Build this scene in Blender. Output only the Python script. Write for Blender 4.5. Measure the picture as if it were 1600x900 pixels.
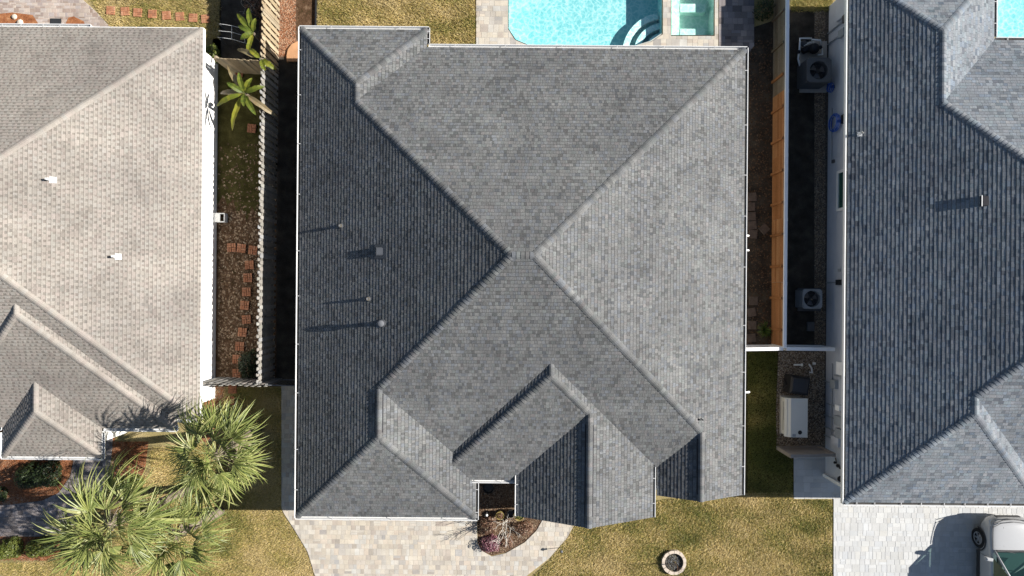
import bpy, bmesh, math, random
import numpy as np
from mathutils import Vector, Matrix
from mathutils.geometry import tessellate_polygon

# ------------------------------------------------------------------ camera, sky, sun, exposure
for o in list(bpy.data.objects): bpy.data.objects.remove(o)
S = bpy.context.scene
COL = S.collection
H, FPX, TH, HE = 27.0, 1080.0, 0.0082, 2.32       # camera height, focal length (px of 1600), plot turn, eave height
cd = bpy.data.cameras.new('camera'); cam = bpy.data.objects.new('camera', cd); COL.objects.link(cam)
cam.location = (0, 0, H); cam.rotation_euler = (0, 0, TH)
cd.sensor_width = 36; cd.lens = 36 * FPX / 1600; cd.clip_end = 2000
S.camera = cam
SUN_EL, SUN_AZ = math.radians(31.2), math.radians(6.5)   # azimuth measured from +X towards +Y
w = bpy.data.worlds.new('World'); S.world = w; w.use_nodes = True
wn = w.node_tree; sky = wn.nodes.new('ShaderNodeTexSky'); sky.sky_type = 'NISHITA'; sky.sun_disc = False
sky.sun_elevation = SUN_EL; sky.sun_rotation = math.pi / 2 - SUN_AZ
sky.air_density = 1.0; sky.dust_density = 0.6; sky.ozone_density = 1.0
bg = wn.nodes['Background']; bg.inputs[1].default_value = 0.05
wn.links.new(sky.outputs[0], bg.inputs[0])
sd = bpy.data.lights.new('sun', 'SUN'); sd.energy = 5.0; sd.angle = math.radians(0.5); sd.color = (1.0, 0.955, 0.89)
sun = bpy.data.objects.new('sun', sd); COL.objects.link(sun)
sv = Vector((math.cos(SUN_EL) * math.cos(SUN_AZ), math.cos(SUN_EL) * math.sin(SUN_AZ), math.sin(SUN_EL)))
sun.rotation_euler = sv.to_track_quat('Z', 'Y').to_euler()
S.view_settings.view_transform = 'Standard'; S.view_settings.look = 'None'
S.view_settings.exposure = 1.13; S.view_settings.gamma = 1.0
S.render.engine = 'CYCLES'
random.seed(7); np.random.seed(7)
R = random.random
def U(a, b): return a + (b - a) * random.random()

UN = (H - HE) / FPX                                # metres in one photo pixel at eave level
def P(px, py, h=0.0):                              # a spot of the plot at height h, in metres
    x, y = px - 800.0, py - 450.0
    k = (H - h) / FPX
    return Vector(((x + TH * y) * k, -(y - TH * x) * k, h))
def PROJ(v):
    k = FPX / (H - v[2]); x, y = v[0] * k, -v[1] * k
    return 800 + x - TH * y, 450 + y + TH * x
def INFRAME(v, m=0):
    a, b = PROJ(v); return -m < a < 1600 + m and -m < b < 900 + m

# ------------------------------------------------------------------ materials
MATS = {}
def nd(nt, t, **kw):
    n = nt.nodes.new(t)
    for k, v in kw.items(): setattr(n, k, v)
    return n
def ramp(nt, cols, fac):
    r = nd(nt, 'ShaderNodeValToRGB'); el = r.color_ramp.elements
    while len(el) > 1: el.remove(el[-1])
    el[0].position = cols[0][0]; el[0].color = (*cols[0][1], 1)
    for p, c in cols[1:]:
        e = el.new(p); e.color = (*c, 1)
    nt.links.new(fac, r.inputs[0]); return r.outputs[0]
def mathn(nt, op, a, b=None):
    n = nd(nt, 'ShaderNodeMath', operation=op)
    for i, v in enumerate((a, b)):
        if v is None: continue
        if isinstance(v, (int, float)): n.inputs[i].default_value = v
        else: nt.links.new(v, n.inputs[i])
    return n.outputs[0]
def mix(nt, f, a, b, blend='MIX'):
    n = nd(nt, 'ShaderNodeMix', data_type='RGBA', blend_type=blend)
    for s, v in ((n.inputs[0], f), (n.inputs[6], a), (n.inputs[7], b)):
        if isinstance(v, (int, float)): s.default_value = v
        elif isinstance(v, tuple): s.default_value = (*v, 1)
        else: nt.links.new(v, s)
    return n.outputs[2]
def noise(nt, pos, sc, det=4, rough=.55, dist=0):
    n = nd(nt, 'ShaderNodeTexNoise'); n.inputs['Scale'].default_value = sc
    n.inputs['Detail'].default_value = det; n.inputs['Roughness'].default_value = rough
    n.inputs['Distortion'].default_value = dist
    nt.links.new(pos, n.inputs['Vector']); return n.outputs['Fac']
def base(name, rough=.8, spec=.3, metal=0.0):
    m = bpy.data.materials.new(name); m.use_nodes = True; nt = m.node_tree
    b = nt.nodes['Principled BSDF']; b.inputs['Roughness'].default_value = rough
    b.inputs['Specular IOR Level'].default_value = spec; b.inputs['Metallic'].default_value = metal
    MATS[name] = m
    return m, nt, b, nd(nt, 'ShaderNodeNewGeometry').outputs['Position']
def mat(name, cols, sc=4, rough=.8, det=6, spec=.3, metal=0, bump=0, bsc=60, grain=0.12, gsc=70):
    m, nt, b, pos = base(name, rough, spec, metal)
    c = ramp(nt, cols, noise(nt, pos, sc, det)) if isinstance(cols, list) else None
    if c is None:
        c = ramp(nt, [(0.3, tuple(x * (1 - grain) for x in cols)), (0.7, tuple(min(1, x * (1 + grain)) for x in cols))], noise(nt, pos, sc, det))
    else:
        g = noise(nt, pos, gsc, 2)
        c = mix(nt, 1.0, c, ramp(nt, [(0.3, (1 - 2 * grain,) * 3), (0.7, (1,) * 3)], g), 'MULTIPLY')
    nt.links.new(c, b.inputs['Base Color'])
    if bump:
        bn = nd(nt, 'ShaderNodeBump'); bn.inputs['Strength'].default_value = bump; bn.inputs['Distance'].default_value = .02
        nt.links.new(noise(nt, pos, bsc, 3), bn.inputs['Height']); nt.links.new(bn.outputs[0], b.inputs['Normal'])
    return m
def tonemat(name, cols, hues, rough=.85, spec=.2, gsc=90, grain=.25, big=1.2, bigamt=.12, bump=.25, mid=0.0):
    """colour from a per-piece tone (mesh attribute or the object's own colour) + slight hue per piece + granules"""
    m, nt, b, pos = base(name, rough, spec)
    at = nd(nt, 'ShaderNodeAttribute', attribute_name='tone'); oi = nd(nt, 'ShaderNodeObjectInfo')
    sp = nd(nt, 'ShaderNodeSeparateColor'); nt.links.new(oi.outputs['Color'], sp.inputs[0])
    t = mathn(nt, 'ADD', at.outputs['Fac'], sp.outputs[0])
    c = ramp(nt, cols, t)
    h = mathn(nt, 'FRACT', mathn(nt, 'MULTIPLY', t, 57.31))
    c = mix(nt, 1.0, c, ramp(nt, hues, h), 'MULTIPLY')
    c = mix(nt, 1.0, c, ramp(nt, [(0.25, (1 - 2 * grain,) * 3), (0.75, (1,) * 3)], noise(nt, pos, gsc, 3)), 'MULTIPLY')
    c = mix(nt, 1.0, c, ramp(nt, [(0.3, (1 - 2 * bigamt,) * 3), (0.7, (1,) * 3)], noise(nt, pos, big, 3)), 'MULTIPLY')
    if mid: c = mix(nt, 1.0, c, ramp(nt, [(0.3, (1 - mid,) * 3), (0.7, (1 + mid * .6,) * 3)], noise(nt, pos, 24, 2)), 'MULTIPLY')
    if mid: c = mix(nt, 1.0, c, ramp(nt, [(0.35, (.86, .86, .87)), (0.65, (1.05, 1.05, 1.04))], noise(nt, pos, .33, 4)), 'MULTIPLY')
    nt.links.new(c, b.inputs['Base Color'])
    if bump:
        bn = nd(nt, 'ShaderNodeBump'); bn.inputs['Strength'].default_value = bump; bn.inputs['Distance'].default_value = .004
        nt.links.new(noise(nt, pos, 220, 2), bn.inputs['Height']); nt.links.new(bn.outputs[0], b.inputs['Normal'])
    return m
GREYHUE = [(0, (.93, .98, 1.06)), (.3, (1, 1, 1)), (.6, (1.02, 1.0, .97)), (.85, (.97, 1.02, 1.0)), (1, (1.05, .98, .97))]
tonemat('shingle_charcoal', [(0, (.125, .128, .13)), (.22, (.15, .153, .155)), (.5, (.20, .203, .205)), (1, (.255, .258, .258))], GREYHUE, mid=.22)
tonemat('shingle_slate', [(0, (.135, .155, .178)), (.2, (.20, .222, .244)), (.5, (.25, .275, .298)), (1, (.335, .357, .374))],
        [(0, (.9, .98, 1.1)), (.3, (1, 1, 1)), (.6, (1.0, .97, 1.0)), (.85, (.92, 1.0, 1.03)), (1, (1.04, .98, .97))], mid=.2)
tonemat('shingle_tan', [(0, (.22, .20, .18)), (.35, (.28, .257, .232)), (.55, (.36, .333, .30)), (1, (.42, .393, .358))],
        [(0, (1, 1, 1)), (.4, (1, .98, .95)), (.8, (1.03, .97, .96)), (1, (.98, 1, .98))], big=.7, bigamt=.1, mid=.1)
mat('roof_deck', (.085, .086, .088)); mat('roof_deck_tan', (.14, .125, .11))
mat('white_metal', (.62, .62, .61), rough=.45, spec=.5, grain=.05)
mat('bracket_metal', (.42, .42, .42), rough=.4, spec=.5)
mat('white_trim', (.75, .75, .73), rough=.6, grain=.04)
mat('stucco_white', (.86, .85, .82), sc=3, rough=.9, grain=.03, bump=.3, bsc=90)
mat('stucco_pale', (.50, .52, .55), sc=3, rough=.9, grain=.05, bump=.3, bsc=90)
mat('stucco_beige', (.36, .33, .28), sc=3, rough=.9, grain=.05, bump=.3, bsc=90)
mat('soffit_white', (.7, .7, .68), grain=.03)
mat('galvanised', (.10, .105, .115), rough=.7, metal=.0, grain=.15); mat('pipe_grey', (.13, .13, .14), rough=.5)
mat('lead_flashing', (.075, .078, .085), rough=.7); mat('black_plastic', (.018, .018, .02), rough=.5)
mat('black_metal', (.02, .02, .022), rough=.4, spec=.5); mat('pvc_white', (.78, .78, .76), rough=.35, spec=.5, grain=.04)
mat('vent_dark', (.022, .022, .026), rough=.8, spec=.1); mat('brass_ring', (.16, .14, .10), rough=.6)
# ground surfaces
mat('lawn', [(0.25, (.19, .17, .07)), (.42, (.30, .25, .11)), (.55, (.40, .32, .155)), (.75, (.50, .40, .22))], sc=1.1, det=10, rough=.95, spec=.1, bump=.9, bsc=28, grain=.3, gsc=45)
mat('lawn_back', [(0.3, (.185, .155, .06)), (.5, (.25, .20, .088)), (.7, (.32, .255, .12))], sc=1.4, det=10, rough=.95, spec=.1, bump=.9, bsc=26, grain=.3, gsc=40)
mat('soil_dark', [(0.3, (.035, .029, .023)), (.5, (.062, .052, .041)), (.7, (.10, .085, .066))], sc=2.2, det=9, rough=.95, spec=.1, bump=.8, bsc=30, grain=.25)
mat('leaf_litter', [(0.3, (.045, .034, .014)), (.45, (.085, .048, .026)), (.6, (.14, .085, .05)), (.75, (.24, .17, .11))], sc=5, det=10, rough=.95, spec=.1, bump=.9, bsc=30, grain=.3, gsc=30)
mat('moss_and_shade_grass', [(0.3, (.035, .03, .008)), (.5, (.06, .055, .016)), (.7, (.10, .085, .03))], sc=3, det=9, rough=.95, spec=.1, bump=.9, bsc=36, grain=.3)
mat('pine_straw', [(0.25, (.19, .07, .03)), (.45, (.34, .13, .057)), (.6, (.45, .20, .09)), (.8, (.52, .31, .18))], sc=4, det=10, rough=.95, spec=.1, bump=.9, bsc=40, grain=.3, gsc=50)
mat('mulch_brown', [(0.3, (.06, .035, .025)), (.5, (.13, .075, .05)), (.7, (.24, .16, .11))], sc=9, det=10, rough=.95, spec=.1, bump=.9, bsc=40, grain=.3)
mat('gravel_bed', [(0.3, (.07, .055, .042)), (.5, (.14, .115, .09)), (.7, (.22, .19, .155))], sc=14, det=8, rough=.9, spec=.2, bump=.9, bsc=45, grain=.3)
mat('joint_sand', (.40, .37, .33), sc=6, rough=.95); mat('joint_dark', (.10, .09, .085), sc=6, rough=.95)
mat('concrete', (.36, .34, .31), sc=3, rough=.9, grain=.12, bump=.3); mat('concrete_tan', (.42, .23, .12), sc=3, rough=.9, grain=.15)
PAVHUE = [(0, (1, 1, 1)), (.35, (1.0, .97, .90)), (.6, (1.0, .93, .87)), (.75, (.94, .98, 1.02)), (1, (1.02, .99, .93))]
tonemat('paver_cream', [(0, (.33, .30, .275)), (.12, (.43, .40, .365)), (.4, (.50, .46, .405)), (1, (.58, .54, .475))], PAVHUE, gsc=40, grain=.1, big=2.2, bigamt=.1)
tonemat('paver_pale', [(0, (.45, .45, .445)), (.5, (.49, .49, .485)), (1, (.54, .54, .53))], [(0, (1, 1, 1)), (.5, (1, 1, .98)), (.8, (.98, 1, 1.02)), (1, (1.02, 1, .95))], gsc=40, grain=.06, big=1.8, bigamt=.06)
tonemat('paver_rose', [(0, (.30, .23, .20)), (.4, (.43, .36, .33)), (1, (.52, .46, .42))], PAVHUE, gsc=40, grain=.12)
tonemat('paver_grey', [(0, (.14, .13, .135)), (.4, (.26, .235, .235)), (1, (.38, .34, .33))], PAVHUE, gsc=40, grain=.15)
tonemat('brick_stone', [(0, (.36, .15, .08)), (.5, (.46, .21, .12)), (1, (.54, .28, .17))], PAVHUE, gsc=50, grain=.2)
tonemat('stone_mixed', [(0, (.07, .06, .05)), (.3, (.20, .145, .10)), (.6, (.36, .27, .18)), (1, (.62, .55, .46))], PAVHUE, gsc=50, grain=.15)
tonemat('chip_mixed', [(0, (.12, .045, .02)), (.4, (.30, .12, .055)), (.7, (.42, .21, .12)), (1, (.55, .42, .3))], PAVHUE, gsc=50, grain=.15)
tonemat('leaf_dead', [(0, (.06, .035, .02)), (.5, (.16, .10, .06)), (1, (.4, .31, .22))], PAVHUE, gsc=30, grain=.15)
tonemat('gravel_black', [(0, (.03, .03, .032)), (.6, (.10, .10, .105)), (1, (.34, .34, .33))], GREYHUE, gsc=50, grain=.15)
# wood and plants
tonemat('wood_grey', [(0, (.24, .22, .19)), (.5, (.34, .32, .29)), (1, (.46, .44, .41))], GREYHUE, gsc=30, grain=.25)
tonemat('wood_orange', [(0, (.30, .135, .052)), (.5, (.40, .19, .08)), (1, (.48, .26, .125))], [(0, (1, 1, 1)), (1, (1, .94, .9))], gsc=22, grain=.18)
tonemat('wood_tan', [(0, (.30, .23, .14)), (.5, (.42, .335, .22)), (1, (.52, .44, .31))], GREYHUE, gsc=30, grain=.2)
def leafmat(name, cols, rough=.5, spec=.35, trans=.25):
    m = tonemat(name, cols, [(0, (1, 1, 1)), (.5, (1.05, 1, .85)), (1, (.92, 1, .95))], rough=rough, spec=spec, grain=.12, gsc=25, bump=0)
    nt = m.node_tree; b = nt.nodes['Principled BSDF']; src = b.inputs['Base Color'].links[0].from_socket
    tr = nd(nt, 'ShaderNodeBsdfTranslucent'); nt.links.new(src, tr.inputs[0])
    ms = nd(nt, 'ShaderNodeMixShader'); ms.inputs[0].default_value = trans
    nt.links.new(b.outputs[0], ms.inputs[1]); nt.links.new(tr.outputs[0], ms.inputs[2])
    nt.links.new(ms.outputs[0], nt.nodes['Material Output'].inputs[0]); return m
leafmat('palm_leaf', [(0, (.07, .10, .032)), (.45, (.19, .235, .07)), (.8, (.34, .37, .125)), (1, (.46, .46, .21))], rough=.45, spec=.4)
leafmat('palm_dead', [(0, (.2, .16, .11)), (1, (.36, .31, .24))])
leafmat('banana_leaf', [(0, (.07, .12, .022)), (.5, (.19, .22, .03)), (1, (.40, .36, .05))], rough=.5, spec=.25, trans=.35)
leafmat('banana_dry', [(0, (.2, .15, .08)), (1, (.36, .29, .17))])
leafmat('shrub_dark', [(0, (.018, .03, .012)), (1, (.05, .075, .025))])
leafmat('shrub_lime', [(0, (.06, .085, .015)), (1, (.17, .19, .04))])
leafmat('shrub_purple', [(0, (.14, .04, .08)), (.6, (.30, .11, .17)), (1, (.5, .32, .36))])
leafmat('shrub_rust', [(0, (.12, .06, .04)), (.6, (.25, .13, .09)), (1, (.36, .27, .2))])
leafmat('grass_blade', [(0, (.13, .15, .035)), (.3, (.30, .275, .085)), (.6, (.53, .41, .155)), (1, (.68, .53, .29))], trans=.2, spec=.15)
leafmat('grass_lush', [(0, (.05, .10, .02)), (1, (.16, .24, .05))])
mat('trunk', [(0.3, (.12, .095, .07)), (.7, (.27, .22, .17))], sc=9, rough=.95, bump=.8); mat('bare_bark', (.50, .47, .42), sc=12, rough=.9, grain=.2)
mat('twig_brown', (.16, .10, .07), sc=12)
mat('vinyl_white', (.78, .78, .78), sc=2, rough=.45, spec=.4, grain=.03); mat('taupe_panel', (.24, .21, .185), sc=3, rough=.6, grain=.1)
mat('generator_white', (.58, .57, .52), sc=2, rough=.45, spec=.4, grain=.03)
mat('unit_grey', (.22, .23, .235), rough=.5, spec=.4); mat('unit_dark', (.09, .092, .094), rough=.5); mat('meter_grey', (.30, .32, .33), rough=.5)
mat('hose_blue', (.02, .11, .5), rough=.4, spec=.5); mat('hose_pale', (.35, .45, .6), rough=.4)
mat('glass_green', (.02, .07, .06), rough=.08, spec=.8, grain=.02); mat('car_white', (.36, .365, .37), sc=1, rough=.25, spec=.6, grain=.01)
mat('car_trim', (.03, .03, .032), rough=.5); mat('tyre', (.014, .014, .015), rough=.85); mat('alloy', (.5, .5, .51), rough=.3, metal=.8)
mat('car_lamp', (.6, .62, .64), rough=.1, spec=.8); mat('seat_teal', (.12, .22, .20), rough=.8)
mat('pot_yellow', (.32, .25, .09), rough=.6); mat('pot_black', (.02, .02, .02), rough=.5); mat('ring_stone', (.48, .41, .34), sc=8, rough=.9, grain=.15)
mat('mat_black', (.02, .022, .025)); mat('lantern_glass', (.55, .55, .5), rough=.2)
def carglass():
    m, nt, b, pos = base('windscreen', .03, .6)
    b.inputs['Base Color'].default_value = (.01, .03, .028, 1)
    t = nd(nt, 'ShaderNodeBsdfTransparent'); t.inputs[0].default_value = (.5, .75, .68, 1)
    ms = nd(nt, 'ShaderNodeMixShader'); ms.inputs[0].default_value = .6
    nt.links.new(t.outputs[0], ms.inputs[1]); nt.links.new(b.outputs[0], ms.inputs[2]); nt.links.new(ms.outputs[0], nt.nodes['Material Output'].inputs[0])
carglass()
def water(name, tint, deep):
    m, nt, b, pos = base(name)
    nt.nodes.remove(b)
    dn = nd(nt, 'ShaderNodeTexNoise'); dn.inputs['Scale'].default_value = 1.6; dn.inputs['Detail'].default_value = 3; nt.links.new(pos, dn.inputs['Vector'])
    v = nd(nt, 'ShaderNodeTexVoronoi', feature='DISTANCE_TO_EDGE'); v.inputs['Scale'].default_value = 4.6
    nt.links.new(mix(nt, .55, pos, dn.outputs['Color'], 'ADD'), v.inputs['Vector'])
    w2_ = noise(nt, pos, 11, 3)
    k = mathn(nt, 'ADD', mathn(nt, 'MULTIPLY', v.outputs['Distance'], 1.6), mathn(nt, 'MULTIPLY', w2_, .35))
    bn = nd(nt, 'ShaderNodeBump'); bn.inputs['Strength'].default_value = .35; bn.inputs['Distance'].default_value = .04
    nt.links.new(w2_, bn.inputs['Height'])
    t = nd(nt, 'ShaderNodeBsdfTransparent'); nt.links.new(ramp(nt, [(.16, (1, 1, 1)), (.25, tint), (.48, deep)], k), t.inputs[0])   # ripple light painted into the tint: bright web lines, darker cells
    g = nd(nt, 'ShaderNodeBsdfGlossy'); g.inputs['Roughness'].default_value = .12; nt.links.new(bn.outputs[0], g.inputs['Normal'])
    lw = nd(nt, 'ShaderNodeLayerWeight'); lw.inputs[0].default_value = .5
    f = mathn(nt, 'ADD', mathn(nt, 'MULTIPLY', mathn(nt, 'POWER', lw.outputs['Facing'], 5.0), .8), .022)
    ms = nd(nt, 'ShaderNodeMixShader'); nt.links.new(f, ms.inputs[0]); nt.links.new(t.outputs[0], ms.inputs[1]); nt.links.new(g.outputs[0], ms.inputs[2])
    nt.links.new(ms.outputs[0], nt.nodes['Material Output'].inputs[0])
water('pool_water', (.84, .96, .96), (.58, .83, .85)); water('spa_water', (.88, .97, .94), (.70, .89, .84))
mat('pool_plaster', [(0.3, (.36, .60, .61)), (.7, (.48, .68, .68))], sc=2.0, rough=.7, grain=.04)
mat('spa_plaster', [(0.3, (.56, .74, .68)), (.7, (.70, .83, .78))], sc=2.5, rough=.7, grain=.05); mat('step_plaster', (.80, .84, .82), sc=3, rough=.7)
tonemat('wood_greybrown', [(0, (.16, .125, .085)), (.5, (.23, .185, .135)), (1, (.30, .25, .19))], GREYHUE, gsc=22, grain=.2)
mat('gutter_grime', (.035, .033, .03), sc=8, rough=.95, grain=.3)
mat('stone_dull', (.10, .075, .06), sc=8, rough=.95, grain=.25)
mat('joint_pale', (.43, .427, .415), sc=6, rough=.95)
mat('blade_grey', (.07, .072, .075), rough=.35, spec=.6)
mat('vent_grey', (.06, .065, .075), rough=.6)
# ------------------------------------------------------------------ mesh helpers
class MB:
    def __init__(s): s.v = []; s.f = []; s.t = []
    def face(s, pts, tone=0.0):
        n = len(s.v); s.v.extend([tuple(p) for p in pts]); s.f.append(tuple(range(n, n + len(pts)))); s.t.append(tone)
    def add(s, verts, faces, tone=0.0):
        n = len(s.v); s.v.extend([tuple(p) for p in verts])
        for f in faces: s.f.append(tuple(i + n for i in f)); s.t.append(tone)
    def box(s, c, size, rz=0.0, tone=0.0, M=None, ch=0.0):
        x, y, z = size[0] / 2, size[1] / 2, size[2] / 2
        if ch:
            vs = [(-x, -y, -z), (x, -y, -z), (x, y, -z), (-x, y, -z), (-x, -y, z - ch), (x, -y, z - ch), (x, y, z - ch), (-x, y, z - ch),
                  (-x + ch, -y + ch, z), (x - ch, -y + ch, z), (x - ch, y - ch, z), (-x + ch, y - ch, z)]
            fs = [(0, 3, 2, 1), (0, 1, 5, 4), (1, 2, 6, 5), (2, 3, 7, 6), (3, 0, 4, 7), (4, 5, 9, 8), (5, 6, 10, 9), (6, 7, 11, 10), (7, 4, 8, 11), (8, 9, 10, 11)]
        else:
            vs = [(-x, -y, -z), (x, -y, -z), (x, y, -z), (-x, y, -z), (-x, -y, z), (x, -y, z), (x, y, z), (-x, y, z)]
            fs = [(0, 3, 2, 1), (4, 5, 6, 7), (0, 1, 5, 4), (1, 2, 6, 5), (2, 3, 7, 6), (3, 0, 4, 7)]
        Mx = Matrix.Translation(Vector(c)) @ (M if M is not None else Matrix.Rotation(rz, 4, 'Z'))
        s.add([Mx @ Vector(p) for p in vs], fs, tone)
    def tube(s, pts, r, n=8, tone=0.0, cap=True, r2=None):
        pts = [Vector(p) for p in pts]; rings = []
        for i, p in enumerate(pts):
            d = (pts[min(i + 1, len(pts) - 1)] - pts[max(i - 1, 0)]).normalized()
            a = d.orthogonal().normalized() if i == 0 else (rings[-1][1] - d * rings[-1][1].dot(d)).normalized()
            b = d.cross(a); rr = r if r2 is None else r + (r2 - r) * i / (len(pts) - 1)
            rings.append(([p + (a * math.cos(k * 2 * math.pi / n) + b * math.sin(k * 2 * math.pi / n)) * rr for k in range(n)], a))
        vs = [q for rg in rings for q in rg[0]]; fs = []
        for i in range(len(pts) - 1):
            for k in range(n): fs.append((i * n + k, i * n + (k + 1) % n, (i + 1) * n + (k + 1) % n, (i + 1) * n + k))
        if cap: fs.append(tuple(reversed(range(n)))); fs.append(tuple((len(pts) - 1) * n + k for k in range(n)))
        s.add(vs, fs, tone)
    def lathe(s, prof, c=(0, 0, 0), n=20, tone=0.0, M=None):
        vs = []; fs = []
        Mx = Matrix.Translation(Vector(c)) @ (M if M is not None else Matrix())
        for r, z in prof:
            for k in range(n): vs.append(Mx @ Vector((r * math.cos(2 * math.pi * k / n), r * math.sin(2 * math.pi * k / n), z)))
        for i in range(len(prof) - 1):
            for k in range(n): fs.append((i * n + k, i * n + (k + 1) % n, (i + 1) * n + (k + 1) % n, (i + 1) * n + k))
        s.add(vs, fs, tone)
    def prism(s, poly, z0, z1, tone=0.0, bottom=True):
        a = sum(poly[i][0] * poly[(i + 1) % len(poly)][1] - poly[(i + 1) % len(poly)][0] * poly[i][1] for i in range(len(poly)))
        if a < 0: poly = poly[::-1]
        n = len(poly); s.face([(p[0], p[1], z1) for p in poly], tone)
        if bottom: s.face([(p[0], p[1], z0) for p in reversed(poly)], tone)
        for i in range(n):
            p, q = poly[i], poly[(i + 1) % n]
            s.face([(p[0], p[1], z0), (q[0], q[1], z0), (q[0], q[1], z1), (p[0], p[1], z1)], tone)
    def mesh(s, name, m, smooth=False):
        me = bpy.data.meshes.new(name); me.from_pydata(s.v, [], s.f)
        if any(s.t):
            a = me.attributes.new('tone', 'FLOAT', 'FACE'); a.data.foreach_set('value', np.array(s.t, dtype=np.float32))
        me.materials.append(MATS[m])
        if smooth: me.polygons.foreach_set('use_smooth', [True] * len(me.polygons))
        return me
    def build(s, name, m, parent=None, smooth=False, loc=None):
        return link(name, s.mesh(name, m, smooth), parent, loc)
def link(name, me, parent=None, loc=None, tone=0.0, rz=None):
    o = bpy.data.objects.new(name, me); COL.objects.link(o); o.color = (tone, 0, 0, 1)
    if parent is not None: o.parent = parent
    if loc is not None: o.location = loc
    if rz is not None: o.rotation_euler = (0, 0, rz)
    return o
def tag(o, label=None, cat=None, group=None, kind=None):
    if label: o['label'] = label
    if cat: o['category'] = cat
    if group: o['group'] = group
    if kind: o['kind'] = kind
    return o
def empty(name, loc, label, cat, group=None, rz=0.0):
    o = bpy.data.objects.new(name, None); COL.objects.link(o); o.location = loc; o.rotation_euler = (0, 0, rz)
    o.empty_display_size = .2
    return tag(o, label, cat, group)
def clip_half(poly, ax, val, keep_ge):
    out = []; n = len(poly)
    for i in range(n):
        p, q = poly[i], poly[(i + 1) % n]
        a = p[ax] >= val if keep_ge else p[ax] <= val; b = q[ax] >= val if keep_ge else q[ax] <= val
        if a: out.append(p)
        if a != b:
            t = (val - p[ax]) / (q[ax] - p[ax]); r = [p[0] + (q[0] - p[0]) * t, p[1] + (q[1] - p[1]) * t]; r[ax] = val; out.append(tuple(r))
    return out
def area(p): return .5 * sum(p[i][0] * p[(i + 1) % len(p)][1] - p[(i + 1) % len(p)][0] * p[i][1] for i in range(len(p)))
def dedupe(p, eps=1e-4):
    o = []
    for q in p:
        if not o or abs(q[0] - o[-1][0]) > eps or abs(q[1] - o[-1][1]) > eps: o.append(q)
    if len(o) > 1 and abs(o[0][0] - o[-1][0]) < eps and abs(o[0][1] - o[-1][1]) < eps: o.pop()
    return o
def inset(poly, d):                                    # axis-aligned polygon moved inward by d
    if area(poly) < 0: poly = poly[::-1]
    n = len(poly); out = []
    def off(p, q):
        dx, dy = q[0] - p[0], q[1] - p[1]; l = math.hypot(dx, dy); return (-dy / l * d, dx / l * d)
    for i in range(n):
        a, b, c = poly[i - 1], poly[i], poly[(i + 1) % n]
        o1, o2 = off(a, b), off(b, c); out.append((b[0] + (o1[0] + o2[0]), b[1] + (o1[1] + o2[1])))
    return out
def ordinal(i): return ['first', 'second', 'third', 'fourth', 'fifth', 'sixth', 'seventh', 'eighth', 'ninth', 'tenth', 'eleventh', 'twelfth', 'thirteenth', 'fourteenth', 'fifteenth', 'sixteenth'][i]

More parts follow.
